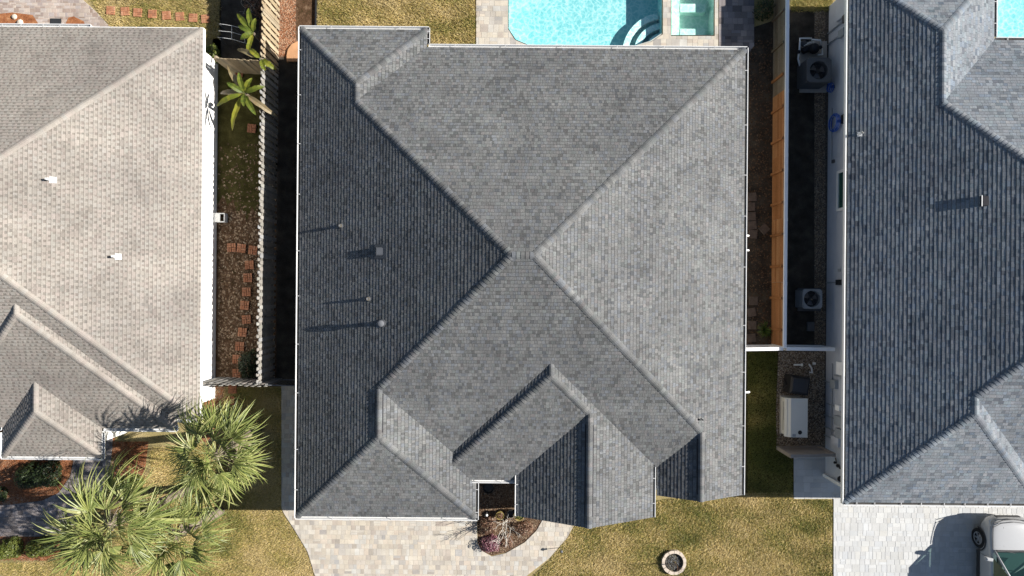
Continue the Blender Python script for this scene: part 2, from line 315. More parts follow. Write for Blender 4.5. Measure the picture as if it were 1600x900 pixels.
# ------------------------------------------------------------------ houses
ROW, GAP = 4.95, .5                                             # one shingle course, in plan units
def plane_fn(d, e):
    return {'L': lambda x, y: x - e, 'R': lambda x, y: e - x, 'F': lambda x, y: y - e, 'B': lambda x, y: e - y}[d]
class House:
    def __init__(s, name, label, m, mat_sh, mat_deck, planes, lim):
        s.m = m; s.mat = mat_sh
        xs = [p[0] for pl in planes for p in pl[2]]; ys = [p[1] for pl in planes for p in pl[2]]
        s.o = Vector(((min(xs) + max(xs)) / 2 * UN, (min(ys) + max(ys)) / 2 * UN, 0))
        s.root = empty(name, s.o, label, 'house'); s.pl = {}
        deck = MB()
        for key, (d, e, poly, vs) in zip([p[3] for p in planes], [(p[0], p[1], p[2], p[4]) for p in planes]):
            s.pl[key] = (d, e, poly, vs)
        for key, (d, e, poly, vs) in s.pl.items():
            f = plane_fn(d, e); pts = s.clipv(d, e, poly, vs)
            if area(pts) < 0: pts = pts[::-1]
            deck.face([s.pos(x, y, f(x, y), -.012) for x, y in pts])
        s.roof = deck.build('roof', mat_deck, s.root)
        s.cand = []; s.rest = MB()
        for key, (d, e, poly, vs) in s.pl.items(): s.shingle(d, e, s.clipv(d, e, poly, vs), lim, vs)
        s.cand.sort(key=lambda c: -c[0])
        for c in s.cand[300:]: s.emit(s.rest, c)
        r = s.rest.build('shingle_field', mat_sh, s.roof); r['kind'] = 'stuff'
        cache = {}
        for c in s.cand[:300]:
            _, d, e, u0, u1, v0, v1, t, tone = c
            wq = max(2, round((u1 - u0) * 2)) / 2; k = (d, wq, round(t, 4))
            if k not in cache:
                b = MB(); s.emit(b, (0, d, 0, -wq / 2, wq / 2, 0, ROW - GAP, t, 0), local=True); cache[k] = b.mesh('shingle', mat_sh)
            f = plane_fn(d, e); uc = (u0 + u1) / 2
            x, y = s.xy(d, e, uc, v0)
            p = s.pos(x, y, v0, 0)
            link('shingle', cache[k], s.roof, p, tone=tone)
        s.caps = []
    def clipv(s, d, e, poly, vs):
        ax = 0 if d in 'LR' else 1
        if d in 'LF': return clip_half(poly, ax, e + vs, True)
        return clip_half(poly, ax, e - vs, False)
    def pos(s, x, y, v, dz): return (x * UN - s.o.x, y * UN - s.o.y, HE + s.m * v * UN + dz)
    def xy(s, d, e, u, v): return {'L': (e + v, u), 'R': (e - v, u), 'F': (u, e + v), 'B': (u, e - v)}[d]
    def emit(s, b, c, local=False):
        _, d, e, u0, u1, v0, v1, t, tone = c[:9]
        poly = [(u0, v0), (u1, v0), (u1, v1), (u0, v1)] if len(c) == 9 else c[9]
        s.prism(b, d, e, poly, v0, v1, t, tone, local)
    def prism(s, b, d, e, poly, v0, v1, t, tone, local=False):
        top = []; bot = []
        for u, v in poly:
            x, y = s.xy(d, e, u, v); dz = t * (1 - .85 * (v - v0) / (v1 - v0))
            p = (x * UN, y * UN, s.m * v * UN) if local else s.pos(x, y, v, 0)
            top.append((p[0], p[1], p[2] + dz)); bot.append((p[0], p[1], p[2] - .008))
        if area([(q[0], q[1]) for q in top]) < 0: top.reverse(); bot.reverse(); poly = list(reversed(poly))
        n = len(top); b.face(top, tone)
        for i in range(n):
            j = (i + 1) % n
            if abs(poly[i][1] - v1) < 1e-3 and abs(poly[j][1] - v1) < 1e-3: continue
            b.face([bot[i], bot[j], top[j], top[i]], tone)
    def shingle(s, d, e, poly, lim, vs):
        uv = [((y if d in 'LR' else x), plane_fn(d, e)(x, y)) for x, y in poly]
        vmin = min(p[1] for p in uv); vmax = max(p[1] for p in uv)
        v0 = vmin
        while v0 < vmax - .05:
            vn = v0 + ROW; v1 = vn - GAP; band = clip_half(clip_half(uv, 1, v0, True), 1, v1, False)   # the strip under the next course's lip stays open: the dark course line
            if len(band) < 3: v0 = vn; continue
            ua = min(p[0] for p in band); ub = max(p[0] for p in band); u = ua - U(0, 8); k = 0
            rowtone = U(-.05, .05)
            while u < ub:
                tan = s.mat == 'shingle_tan'
                if tan:
                    raised = k % 2 == 0; wd = U(3.2, 6.2) if raised else U(2.4, 4.8)
                    if raised and R() < .16: wd += U(2, 5)
                    t = .011 if raised else .0045; tone = U(.5, .85) if raised else U(.05, .42); tone = max(.02, tone - (.14 if math.sin(u * .07 + 3 * math.sin(v0 * .05)) * math.sin(v0 * .09 + u * .013) > .35 else 0))
                else:
                    wd = random.choice((2.8, 3.4, 4, 4.6, 5.4, 6.5) if s.mat == 'shingle_charcoal' else (4, 5, 6, 8, 10)) + U(-.4, .4); t = random.choice((.009, .0115, .0135))
                    r = R(); tone = U(.02, .2) if r < .16 else (U(.38, .62) if r < .78 else U(.62, .9))
                    tone = max(.01, tone + rowtone)
                k += 1; u1 = u + wd
                q = clip_half(clip_half(band, 0, u, True), 0, u1, False)
                if len(q) >= 3:
                    q = dedupe(q); A = abs(area(q)) if len(q) >= 3 else 0
                    if A > .15:
                        um = (u + u1) / 2; x, y = s.xy(d, e, um, v0)
                        if abs(x) < lim and tan and not raised:   # cut-out between two tabs: a dark notch below, shingle above
                            vm = v0 + ROW * .52
                            for pa_, va_, vb_, ta_, tt_ in ((clip_half(q, 1, vm, False), v0, vm, tone, t), (clip_half(q, 1, vm, True), vm, v1, U(.45, .8), .006)):
                                pa_ = dedupe(pa_) if len(pa_) >= 3 else []
                                if len(pa_) >= 3: s.prism(s.rest, d, e, pa_, va_, vb_, tt_, ta_)
                        elif abs(x) < lim:
                            if len(q) == 4 and A > .999 * wd * (v1 - v0) - .01 and abs(v1 - v0 - ROW + GAP) < 1e-6:
                                z = s.pos(x, y, v0, 0)[2]; wp = (x * UN, y * UN, z)
                                sc = wd * (1 / (H - z)) ** 2 if INFRAME(wp, -4) else 0
                                s.cand.append((sc, d, e, u, u1, v0, v1, t, tone))
                            else:
                                s.prism(s.rest, d, e, q, v0, v1, t, tone)
                u = u1 + (0 if tan else .22)
            v0 = vn
    def normal(s, d):
        n = {'L': (-s.m, 0, 1), 'R': (s.m, 0, 1), 'F': (0, -s.m, 1), 'B': (0, s.m, 1)}[d]; return Vector(n).normalized()
    def hip(s, a, b, d1, d2, lift=0.009, lim=1000):
        """cap shingles from the low point a to the high point b (x, y, run height)"""
        pa, pb = Vector(s.pos(a[0], a[1], a[2], 0)), Vector(s.pos(b[0], b[1], b[2], 0))
        L = (pb - pa).length; dr = (pb - pa).normalized(); n = max(1, round(L / .138)); ex = L / n
        W = []
        for d in (d1, d2):
            nn = s.normal(d); wv = nn.cross(dr); oth = s.normal(d2 if d is d1 else d1)
            if wv.dot(oth) > 0: wv = -wv
            W.append(wv.normalized())
        up = (s.normal(d1) + s.normal(d2)).normalized()
        def sect(p, h):
            return [p + W[0] * .125 + up * (h - .004), p + W[0] * .06 + up * (h + .004), p + up * (h - .006), p + W[1] * .06 + up * (h + .004), p + W[1] * .125 + up * (h - .004)]
        mb = MB(); lo = sect(Vector(), lift + .017); hi = sect(dr * (ex * 1.02), lift + .004); dn = [q - up * .03 for q in lo]; dh = [q - up * .012 for q in hi]
        for i in range(4):
            mb.face([lo[i], lo[i + 1], hi[i + 1], hi[i]]); mb.face([dn[i], dn[i + 1], lo[i + 1], lo[i]])
        mb.face([dn[0], lo[0], hi[0], dh[0]]); mb.face([lo[4], dn[4], dh[4], hi[4]])
        me = mb.mesh('ridge_cap', s.mat)
        for i in range(n):
            p = pa + dr * (ex * i)
            if abs((p + s.o).x / UN) < lim: s.caps.append((p, me, mb, U(.55, .95) if s.mat == 'shingle_tan' else U(.12, .75)))
    def finish_caps(s):
        vis = [c for c in s.caps if INFRAME(c[0] + s.o, 2)]; out = [c for c in s.caps if not INFRAME(c[0] + s.o, 2)]
        vis.sort(key=lambda c: -c[0].z)
        for p, me, mb, t in vis[:300]: link('ridge_cap', me, s.roof, p, tone=t)
        rest = MB()
        for p, me, mb, t in vis[300:] + out: rest.add([Vector(q) + p for q in mb.v], mb.f, t)
        if rest.v: r = rest.build('ridge_cap_run', s.mat, s.roof); r['kind'] = 'stuff'
    def gutter(s, a, b, out, v=0.0, mt='white_metal', step=.8, brackets=True, grime=False):
        """a, b plan units along the eave; out = outward unit vector"""
        pa = Vector(s.pos(a[0], a[1], v, 0)); pb = Vector(s.pos(b[0], b[1], v, 0)); o = Vector((*out, 0))
        i0 = -3.3 * UN; prof = [(i0, .0), (i0, -.115), (i0 + .075, -.115), (i0 + .105, -.02), (i0 + .118, -.005), (i0 + .118, .008), (i0 + .098, .008), (i0 + .094, -.01), (i0 + .066, -.105), (i0 + .01, -.105), (i0 + .008, 0)]
        g = MB(); n = len(prof)
        va = [pa + o * x + Vector((0, 0, z)) for x, z in prof]; vb = [pb + o * x + Vector((0, 0, z)) for x, z in prof]
        g.add(va + vb, [(i, (i + 1) % n, n + (i + 1) % n, n + i) for i in range(n)])
        for vv in (va, vb): g.face([vv[1] , vv[2], vv[3], vv[5], vv[0]])
        go = g.build('gutter', mt, s.root)
        if brackets:
            L = (pb - pa).length; k = max(2, int(L / step)); dv = (pb - pa).normalized()
            bm_ = MB(); bm_.box((0, 0, 0), (.108, .024, .008), rz=math.atan2(o.y, o.x)); me = bm_.mesh('bracket', 'bracket_metal')
            for i in range(k):
                link('bracket', me, go, pa + dv * (L * (i + .5 + U(-.12, .12)) / k) + o * (i0 + .052) + Vector((0, 0, .014)))
        f = MB(); c = (pa + pb) / 2; L = (pb - pa).length
        if grime:
            gm = MB(); gm.box(c + o * (i0 + .045) + Vector((0, 0, -.05)), (.066, L - .03, .05), rz=math.atan2(o.y, o.x)); gm.build('gutter_debris', 'gutter_grime', s.root)
        f.box(c + o * (i0 - .015) + Vector((0, 0, -.10)), (.028, L, .19), rz=math.atan2(o.y, o.x)); f.build('fascia', 'white_trim', s.root)
    def dripedge(s, a, b, out, v=0.0, w=.05):
        pa = Vector(s.pos(a[0], a[1], v, 0)); pb = Vector(s.pos(b[0], b[1], v, 0)); o = Vector((*out, 0)); c = (pa + pb) / 2; L = (pb - pa).length
        f = MB(); f.box(c + o * (w / 2 - .005) + Vector((0, 0, -.075)), (w, L, .15), rz=math.atan2(o.y, o.x), ch=.004); f.build('fascia', 'white_trim', s.root)
    def walls(s, foot, mt, over=.42, extra=None):
        pm = [(x * UN - s.o.x, y * UN - s.o.y) for x, y in foot]
        b = MB(); b.prism(inset(pm, over), 0, HE - .16); 
        if extra: extra(b, s)
        s.wall = b.build('wall', mt, s.root)
        so = MB(); so.prism(inset(pm, .11), HE - .16, HE - .14); so.build('soffit', 'soffit_white', s.root)
    def w(s, v): return Vector(v) - s.o                       # world -> house space
    def roofpt(s, px, py, key):
        """point of a roof plane under a spot of the photo"""
        d, e, _, _ = s.pl[key]; f = plane_fn(d, e); z = HE
        for _ in range(30):
            p = P(px, py, z); z = HE + s.m * f(p.x / UN, p.y / UN) * UN
        return P(px, py, z)

# ---- the dark grey house in the middle
xl, xr, yb, yb2, xb, yf = -335, 364, 378, 405, -133, -291
hf = (yb - yf) / 2; ry = (yb + yf) / 2
M1, M2 = (xl + hf, ry), (xr - hf, ry)
r1, r2 = (-234, 304), (-234, 277)
w1, w2 = (-193, yf + 142), (-193, -220)
pk, pf = (57, yf + 184), (57, -125)
g2s, g2e = (288, yf + 76), (288, -320)
vt = (226.5, yf + 14.5)
A = House('shingled_house', 'dark grey shingled house with hipped roof and two front gables, in the middle', .5, 'shingle_charcoal', 'roof_deck', [
    ('L', xl, [(xl, yb2), r1, r2, M1, w1, w2, (xl, -362)], 'L', 3),
    ('B', yb2, [(xl, yb2), (xb, yb2), r1], 'B2', 3),
    ('R', xb, [(xb, yb2), (xb, yb), r2, r1], 'BR', 3),
    ('B', yb, [(xb, yb), (xr, yb), M2, M1, r2], 'B', 3),
    ('R', xr, [(xr, yb), (xr, -320), g2e, g2s, M2], 'R', 3),
    ('F', yf, [M1, M2, g2s, vt, (223, yf + 18), pk, (-89, yf + 38), w1], 'F', 0),
    ('R', -51, [w1, (-89, yf + 38), (-89, -271), (-58, -302), (-51, -302), (-51, -362), w2], 'W', 3),
    ('F', -362, [(xl, -362), (-51, -362), w2], 'FW', 3),
    ('L', -127, [pk, (-89, yf + 38), (-89, -271), pf], 'L1', 0),
    ('F', -309, [pf, (-89, -271), (-58, -302), (9, -302), (9, -291), (116, -184)], 'P1', 10),
    ('L', -9, [(9, -291), (116, -184), (116, -353), (9, -353)], 'S', 20),
    ('R', 241, [pk, pf, (116, -184), (116, -353), (223, -353), (223, yf + 18)], 'Q', 20),
    ('L', 212, [g2s, g2e, (226.5, -320), vt], 'T', 15)], 2000)
h3 = lambda p, z: (p[0], p[1], z)
for a, b, d1, d2 in [((xl + 2, yb2 - 2, 2), h3(r1, 101), 'L', 'B'), ((xb - 2, yb2 - 2, 2), h3(r1, 101), 'B', 'R'), (h3(r2, 101), h3(r1, 101.01), 'L', 'R'),
                     (h3(r2, 101), h3(M1, hf), 'L', 'B'), ((xr - 2, yb - 2, 2), h3(M2, hf), 'B', 'R'), (h3(M1, hf), h3(M2, hf + .01), 'F', 'B'),
                     (h3(w1, 142), h3(M1, hf), 'L', 'F'), (h3(g2s, 76), h3(M2, hf), 'R', 'F'),
                     ((xl + 2, -360, 2), h3(w2, 142), 'L', 'F'), ((-53, -360, 2), h3(w2, 142), 'R', 'F'),
                     ((-89, -271, 38), h3(pf, 184), 'L', 'F'), ((116, -184, 125), h3(pf, 184), 'R', 'F'), (h3(pf, 184), h3(pk, 184.01), 'L', 'R')]:
    A.hip(a, b, d1, d2)
for a, b in [(h3(w2, 142), h3(w1, 142.01)), ((116, -353, 125), (116, -184, 125.01)), (h3(g2e, 76), h3(g2s, 76.01))]:
    A.hip(a, b, 'L', 'R', lift=.035)
    pa, pb = Vector(A.pos(a[0], a[1], a[2], 0)), Vector(A.pos(b[0], b[1], b[2], 0)); c = (pa + pb) / 2; L = (pb - pa).length * .8
    for sx in (-1, 1):                                     # vent under the cap run
        v = MB(); v.box(c + Vector((sx * .068, 0, -.038)), (.145, L, .05), M=Matrix.Rotation(sx * math.atan(.5), 4, 'Y')); v.build('ridge_vent', 'vent_dark', A.root)
A.finish_caps()
for a, b, o, v in [((xl, -362), (xl, yb2), (-1, 0), 3), ((xl, yb2), (xb, yb2), (0, 1), 3), ((xb, yb + 3), (xb, yb2), (1, 0), 3), ((xb, yb), (xr, yb), (0, 1), 3),
                   ((xr, -320), (xr, yb), (1, 0), 3), ((xl, -362), (-51, -362), (0, -1), 3), ((-51, -362), (-51, -303), (1, 0), 3),
                   ((-66, -302), (8, -302), (0, -1), 9), ((9, -353), (9, -290), (-1, 0), 20), ((223, -353), (223, yf + 16), (1, 0), 20)]:
    A.gutter(a, b, o, v, step=1.7, grime=o == (1, 0) or v == 3 and a[0] == xl and o == (-1, 0))
def gables(b, s):
    for x0, x1, y, v0 in ((14, 218, -338, 18), (222, 350, -306, 0)):
        xm = (x0 + x1) / 2; q = [(x0, HE - .2), (x1, HE - .2), (x1, HE + s.m * v0 * UN - .08), (xm, HE + s.m * (v0 + (x1 - x0) / 2) * UN - .1), (x0, HE + s.m * v0 * UN - .08)]
        for yy in (0, .12):
            b.face([(px * UN - s.o.x, y * UN - s.o.y + yy, z) for px, z in q])
A.walls([(xl, yb2), (xb, yb2), (xb, yb), (xr, yb), (xr, -320), (223, -320), (223, -353), (9, -353), (9, -302), (-51, -302), (-51, -362), (xl, -362)], 'stucco_beige', extra=gables)
for nm, px, py, kind in (('pipe_vent', 533, 353, 'thin'), ('box_vent', 594, 393, 'box'), ('pipe_vent', 576, 467, 'thin'), ('flue_pipe', 597, 505, 'cap')):
    q = A.w(A.roofpt(px, py, 'L')); v = MB()
    if kind == 'box':
        v.box(q + Vector((0, 0, -.04)), (.28, .28, .24), ch=.03); v.build(nm, 'vent_grey', A.root)
        f = MB(); f.box(q + Vector((.02, 0, .03)), (.5, .48, .012), M=Matrix.Rotation(-math.atan(.5), 4, 'Y')); f.build('vent_flashing', 'shingle_charcoal', A.root)
    else:
        r, hh = (.035, .10) if kind == 'thin' else (.055, .23)
        v.tube([q - Vector((0, 0, .1)), q + Vector((0, 0, hh))], r, 12, cap=False); v.tube([q + Vector((0, 0, hh)), q + Vector((0, 0, hh - .2))], r * .75, 12)
        po = v.build(nm, 'pipe_grey' if kind == 'thin' else 'galvanised', A.root, smooth=False)
        f = MB(); f.lathe([(r * 1.02, .16), (r * 1.4, .03), (r * 2.6, .0), (r * 2.6, -.03)], q + Vector((0, 0, .02)), 14, M=Matrix.Rotation(-math.atan(.5), 4, 'Y')); f.build('vent_flashing', 'lead_flashing', A.root)
        if kind == 'cap':
            c = MB(); c.lathe([(.0, .08), (.07, .075), (.11, .05), (.115, 0), (.09, -.02)], q + Vector((0, 0, hh)), 18); c.build('vent_cap', 'galvanised', A.root, smooth=True)
        else:
            c = MB(); c.lathe([(.03, .01), (.055, .012), (.055, -.01), (.03, -.01)], q + Vector((0, 0, hh)), 14); c.build('pipe_rim', 'brass_ring', A.root)
for px, py in ((1166, 368), (1166, 391), (1167, 613)):
    q = A.w(P(px, py, 2.0)); v = MB(); v.tube([q + Vector((-.35, 0, 0)), q + Vector((.03, 0, 0)), q + Vector((.10, 0, -.06)), q + Vector((.11, 0, -.2))], .035, 8); v.build('overflow_pipe', 'pvc_white', A.root, smooth=True)

# ---- the tan roofed house on the left
e1, ey, f1, q2, f2 = -486, 402, -212, -521, -227
hb = (ey - f1) / 2; yr = (ey + f1) / 2; xw = -1180
N1, N2 = (e1 - hb, yr), (xw + hb, yr)
k1, k2 = (-705, f1 + 184), (-705, f2 + 184)
v3 = (-715, f2 + 80); v4 = (-715, -272 + 80)
B = House('tan_roof_house', 'white walled house with pale tan shingle roof at the left edge', .54, 'shingle_tan', 'roof_deck_tan', [
    ('R', e1, [(e1, ey), (e1, f1), N1], 'R', 0),
    ('B', ey, [(e1, ey), N1, N2, (xw, ey)], 'B', 0),
    ('F', f1, [(e1, f1), (q2, f1), k1, (-889, f1), (xw, f1), N2, N1], 'F1', 3),
    ('R', q2, [(q2, f1), (q2, f2), k2, k1], 'Q2', 0),
    ('F', f2, [(q2, f2), (-635, f2), v3, (-795, f2), (-889, f2), k2], 'F2', 3),
    ('L', -889, [k1, k2, (-889, f2), (-889, f1)], 'L2', 0),
    ('R', -635, [(-635, f2), (-635, -272), v4, v3], 'Q3', 3),
    ('F', -272, [(-635, -272), (-795, -272), v4], 'F3', 3),
    ('L', -795, [(-795, -272), (-795, f2), v3, v4], 'L3', 3),
    ('L', xw, [(xw, ey), N2, (xw, f1)], 'LW', 3)], 985)
for a, b, d1, d2 in [((e1 - 2, ey - 2, 2), h3(N1, hb), 'R', 'B'), ((e1 - 2, f1 + 2, 2), h3(N1, hb), 'R', 'F'), ((q2 - 2, f2 + 2, 2), h3(k2, 184), 'R', 'F'), (h3(k2, 184), h3(k1, 184.01), 'L', 'R'),
                     ((-889 + 2, f2 + 2, 2), h3(k2, 184), 'L', 'F'), ((-637, -270, 2), h3(v4, 80), 'R', 'F'), ((-793, -270, 2), h3(v4, 80), 'L', 'F'), (h3(v4, 80), h3(v3, 80.01), 'L', 'R'), (h3(N2, hb), h3(N1, hb + .01), 'F', 'B')]:
    B.hip(a, b, d1, d2, lim=985)
B.finish_caps()
B.dripedge((e1, f1), (e1, ey), (1, 0), w=.03); B.dripedge((e1, ey), (xw, ey), (0, 1), w=.03)
B.gutter((-662, ey + 3.3), (-1000, ey + 3.3), (0, 1), -1, step=.7)
for a, b, o in [((q2, f1), (e1, f1), (0, -1)), ((q2, f2), (q2, f1 - 6), (1, 0)), ((-635, f2), (q2, f2), (0, -1)), ((-635, -272), (-635, f2 - 5), (1, 0)), ((-795, -272), (-635, -272), (0, -1)), ((-795, -272), (-795, f2 - 5), (-1, 0)), ((-889, f2), (-795, f2), (0, -1))]:
    B.gutter(a, b, o, 3, step=.85)
B.walls([(e1, ey), (e1, f1), (q2, f1), (q2, f2), (-635, f2), (-635, -272), (-795, -272), (-795, f2), (-889, f2), (-889, f1), (xw, f1), (xw, ey)], 'stucco_white', over=.45)
for px, py in ((80, 281), (182, 401)):
    q = B.w(B.roofpt(px, py, 'R')); v = MB()
    v.tube([q - Vector((0, 0, .05)), q + Vector((0, 0, .26))], .04, 12, cap=False); v.tube([q + Vector((0, 0, .26)), q + Vector((0, 0, .1))], .03, 12); v.build('pipe_vent', 'pvc_white', B.root)
    f = MB(); f.box(q + Vector((.05, 0, -.015)), (.2, .2, .01), M=Matrix.Rotation(math.atan(.54), 4, 'Y')); f.build('vent_flashing', 'white_metal', B.root)

# ---- the blue-grey roofed house on the right
c1, cb, cb2, cx, cf, cw = 520, 396, 503, 752, -333, 830
cy = -307; ce = 1222; hc = (cb - cy) / 2
O1, O2 = (c1 + hc, (cb + cy) / 2), (ce - hc + 1, (cb + cy) / 2)
t1, t2 = (636, cb2 - 116), (636, cb - 116); s1, s2 = (675, cy + 155), (675, cf + 155)
D = House('blue_grey_roof_house', 'white walled house with blue-grey shingle roof at the right edge', .5, 'shingle_slate', 'roof_deck', [
    ('L', c1, [(c1, cb2), t1, t2, O1, s1, s2, (c1, cf)], 'L', 2.5),
    ('B', cb2, [(c1, cb2), (cx, cb2), t1], 'B2', 0),
    ('R', cx, [(cx, cb2), (cx, cb), t2, t1], 'BR', 3),
    ('B', cb, [(cx, cb), (ce, cb), O2, O1, t2], 'B', 3),
    ('F', cy, [O1, O2, (ce, cy), (cw, cy), s1], 'F', 0),
    ('R', cw, [s1, (cw, cy), (cw, cf), s2], 'W', 0),
    ('F', cf, [(c1, cf), (cw, cf), s2], 'FW', 3),
    ('R', ce, [(ce, cb), (ce, cy), O2], 'R', 0)], 985)
for a, b, d1, d2 in [((c1 + 2, cb2 - 2, 2), h3(t1, 116), 'L', 'B'), ((cx - 2, cb2 - 2, 2), h3(t1, 116), 'R', 'B'), (h3(t2, 116), h3(t1, 116.01), 'L', 'R'), (h3(t2, 116), h3(O1, hc), 'L', 'B'),
                     (h3(s1, 155), h3(O1, hc), 'L', 'F'), (h3(s2, 155), h3(s1, 155.01), 'L', 'R'), ((c1 + 2, cf + 2, 2), h3(s2, 155), 'L', 'F'), ((cw - 2, cf + 2, 2), h3(s2, 155), 'R', 'F')]:
    D.hip(a, b, d1, d2, lim=985)
D.finish_caps()
D.dripedge((c1, cf), (c1, cb2), (-1, 0), v=2, w=.035)
for a, b, o in [((c1, cf), (cw, cf), (0, -1)), ((cx, cb + 3), (cx, cb2), (1, 0)), ((cx, cb), (ce, cb), (0, 1))]:
    D.gutter(a, b, o, 3, step=.75, grime=True)
D.walls([(c1, cb2), (cx, cb2), (cx, cb), (ce, cb), (ce, cy), (cw, cy), (cw, cf), (c1, cf)], 'stucco_pale', over=.40)
q = D.w(D.roofpt(1541, 314, 'L')); v = MB(); v.box(q + Vector((0, 0, -.10)), (.32, .34, .28), ch=.02); v.build('box_vent', 'vent_dark', D.root)
v = MB()
for a in (-1, 1):
    v.box(q + Vector((a * .165, 0, .035)), (.02, .36, .02))
v.build('vent_frame', 'white_metal', D.root)
q = D.w(D.roofpt(1341, 210, 'L')); v = MB(); v.tube([q - Vector((0, 0, .05)), q + Vector((0, 0, .32))], .045, 12, cap=False); v.build('pipe_vent', 'pvc_white', D.root)
f = MB(); f.box(q + Vector((.04, 0, .03)), (.16, .16, .012), M=Matrix.Rotation(-math.atan(.5), 4, 'Y')); f.build('vent_flashing', 'white_metal', D.root)
# things fixed to its west wall
wx = c1 * UN + .40 - D.o.x
def wally(py): return P(1290, py, 1.2).y - D.o.y
def wbox(name, py, z, sy, sz, dx, mt):
    b = MB(); b.box((wx - dx / 2, wally(py), z), (dx, sy, sz), ch=.0); return b.build(name, mt, D.root)
y0 = wally(297)
fr = MB()
for dy, dz, sy, sz in ((0, .62, 1.5, .1), (0, -.62, 1.5, .1), (.71, 0, .1, 1.14), (-.71, 0, .1, 1.14)): fr.box((wx - .03, y0 + dy, 1.55 + dz), (.06, sy, sz))
wo = MB(); wo.box((wx - .008, y0, 1.55), (.016, 1.32, 1.14)); wob = wo.build('window', 'glass_green', D.root); fo = fr.build('window_frame', 'white_trim', wob)
for nm, py, z, sy, sz, dx, mt in (('meter_box', 18, 1.2, .5, .75, .12, 'stucco_pale'), ('pool_timer_box', 34, 1.55, .28, .34, .14, 'unit_dark'), ('junction_box', 52, 1.25, .28, .42, .12, 'meter_grey'),
        ('hose_bracket', 187, 1.35, .32, .26, .07, 'black_plastic'), ('outlet_box', 247, .55, .12, .18, .06, 'unit_dark'), ('disconnect_box', 441, 1.1, .2, .28, .1, 'black_plastic'), ('outlet_box', 422, 1.1, .11, .16, .05, 'meter_grey'),
        ('cable_box', 575, 1.5, .48, .9, .10, 'stucco_white'), ('vent_hood', 588, 1.5, .13, .16, .1, 'meter_grey'), ('transfer_switch', 602, .85, .32, .42, .14, 'meter_grey'), ('internet_box', 637, 1.2, .2, .32, .12, 'stucco_white'),
        ('electric_panel', 657, 1.35, .34, .7, .14, 'meter_grey'), ('electric_meter', 676, 1.45, .34, .7, .14, 'meter_grey'), ('breaker_box', 690, 1.1, .32, .6, .16, 'stucco_pale')):
    wbox(nm, py, z, sy, sz, dx, mt)
cd_ = MB()
for py, za, zb in ((602, 0, .7), (657, 0, 1.0), (676, 0, 1.1), (637, .2, 1.05), (690, 0, .8), (52, 0, 1.05), (34, 0, 1.4), (441, .1, 1.0), (588, .8, 1.5)):
    cd_.tube([(wx - .04, wally(py), za), (wx - .04, wally(py), zb)], .022, 6)
cd_.tube([(wx - .04, wally(570), .62), (wx - .04, wally(602), .64), (wx - .05, wally(690), .60)], .02, 6)
cd_.tube([(wx - .03, wally(160), .42), (wx - .03, wally(247), .42)], .015, 6)
cd_.build('conduit', 'meter_grey', D.root)
# corner trim and wall lantern by the garage
b = MB(); b.box((wx - .02, cf * UN + .42 - D.o.y, HE / 2 - .1), (.16, .12, HE - .2)); b.build('corner_trim', 'white_trim', D.root)
b = MB(); ly = wally(729); b.tube([(wx - .02, ly + .25, .9), (wx - .10, ly + .1, 1.2), (wx - .04, ly, 1.5), (wx - .08, ly - .05, 1.9)], .02, 6)
for z, r in ((1.0, .05), (1.25, .07), (1.45, .05)): b.lathe([(.0, .03), (r, .02), (r, -.02), (0, -.03)], (wx - .09, ly + .1 - (z - 1) * .2, z), 10)
b.lathe([(0, .02), (.11, .015), (.11, -.015), (0, -.02)], (wx - .16, ly - .35, 1.6), 16); b.tube([(wx - .16, ly - .35, 1.6), (wx, ly - .32, 2.1)], .012, 5)
b.build('wall_lantern', 'black_metal', D.root)
# ------------------------------------------------------------------ ground, beds, paving
def sheet(name, px, z, mt, h=0.0):
    b = MB(); pts = [P(x, y, 0) for x, y in px]
    pts = [(p.x, p.y) for p in pts]
    if area(pts) < 0: pts = pts[::-1]
    b.face([(p[0], p[1], z) for p in pts]); o = b.build(name, mt); o['kind'] = 'structure'; return o
POOL = [(795, -150), (795, 45), (806, 62), (830, 72), (990, 72), (1016, 64), (1034, 52), (1034, -150)]
SPA = [(1049, -40), (1049, 55), (1115, 55), (1115, -40)]
g = MB()                                                   # the ground sheet, with the two basins and the neighbour's pool left open
NP = [(1600, -160), (1557, -160), (1557, 62), (1760, 62), (1760, -160)]
def grid_ground():
    xs = [-400, *sorted({P(x, 0).x for x in (795, 1034, 1049, 1115, 1557, 1760)}), 400]
    ys = [-400, *sorted({P(800, y).y for y in (-160, -150, -40, 56, 62, 72)}), 400]
    holes = [(P(795, 0).x, P(1034, 0).x, P(0, 72).y, P(0, -150).y), (P(1049, 0).x, P(1115, 0).x, P(0, 56).y, P(0, -40).y), (P(1557, 0).x, P(1760, 0).x, P(0, 62).y, P(0, -160).y)]
    hy = lambda a: P(800, a).y
    holes = [(P(795, 0).x, P(1034, 0).x, hy(72), hy(-150)), (P(1049, 0).x, P(1115, 0).x, hy(56), hy(-40)), (P(1557, 0).x, P(1760, 0).x, hy(62), hy(-160))]
    for i in range(len(xs) - 1):
        for j in range(len(ys) - 1):
            cx_, cy_ = (xs[i] + xs[i + 1]) / 2, (ys[j] + ys[j + 1]) / 2
            if any(a < cx_ < b and c < cy_ < d for a, b, c, d in holes): continue
            g.face([(xs[i], ys[j], 0), (xs[i + 1], ys[j], 0), (xs[i + 1], ys[j + 1], 0), (xs[i], ys[j + 1], 0)])
    return holes
HOLES = grid_ground()
o = g.build('ground', 'lawn'); o['kind'] = 'structure'
sheet('lawn', [(497, -60), (760, -60), (760, 120), (497, 120)], .004, 'lawn_back')
sheet('lawn', [(120, -60), (345, -60), (345, 100), (180, 100), (172, 42), (150, 15)], .004, 'lawn_back')
sheet('side_yard', [(428, 85), (560, 85), (560, 604), (428, 604)], .004, 'soil_dark')
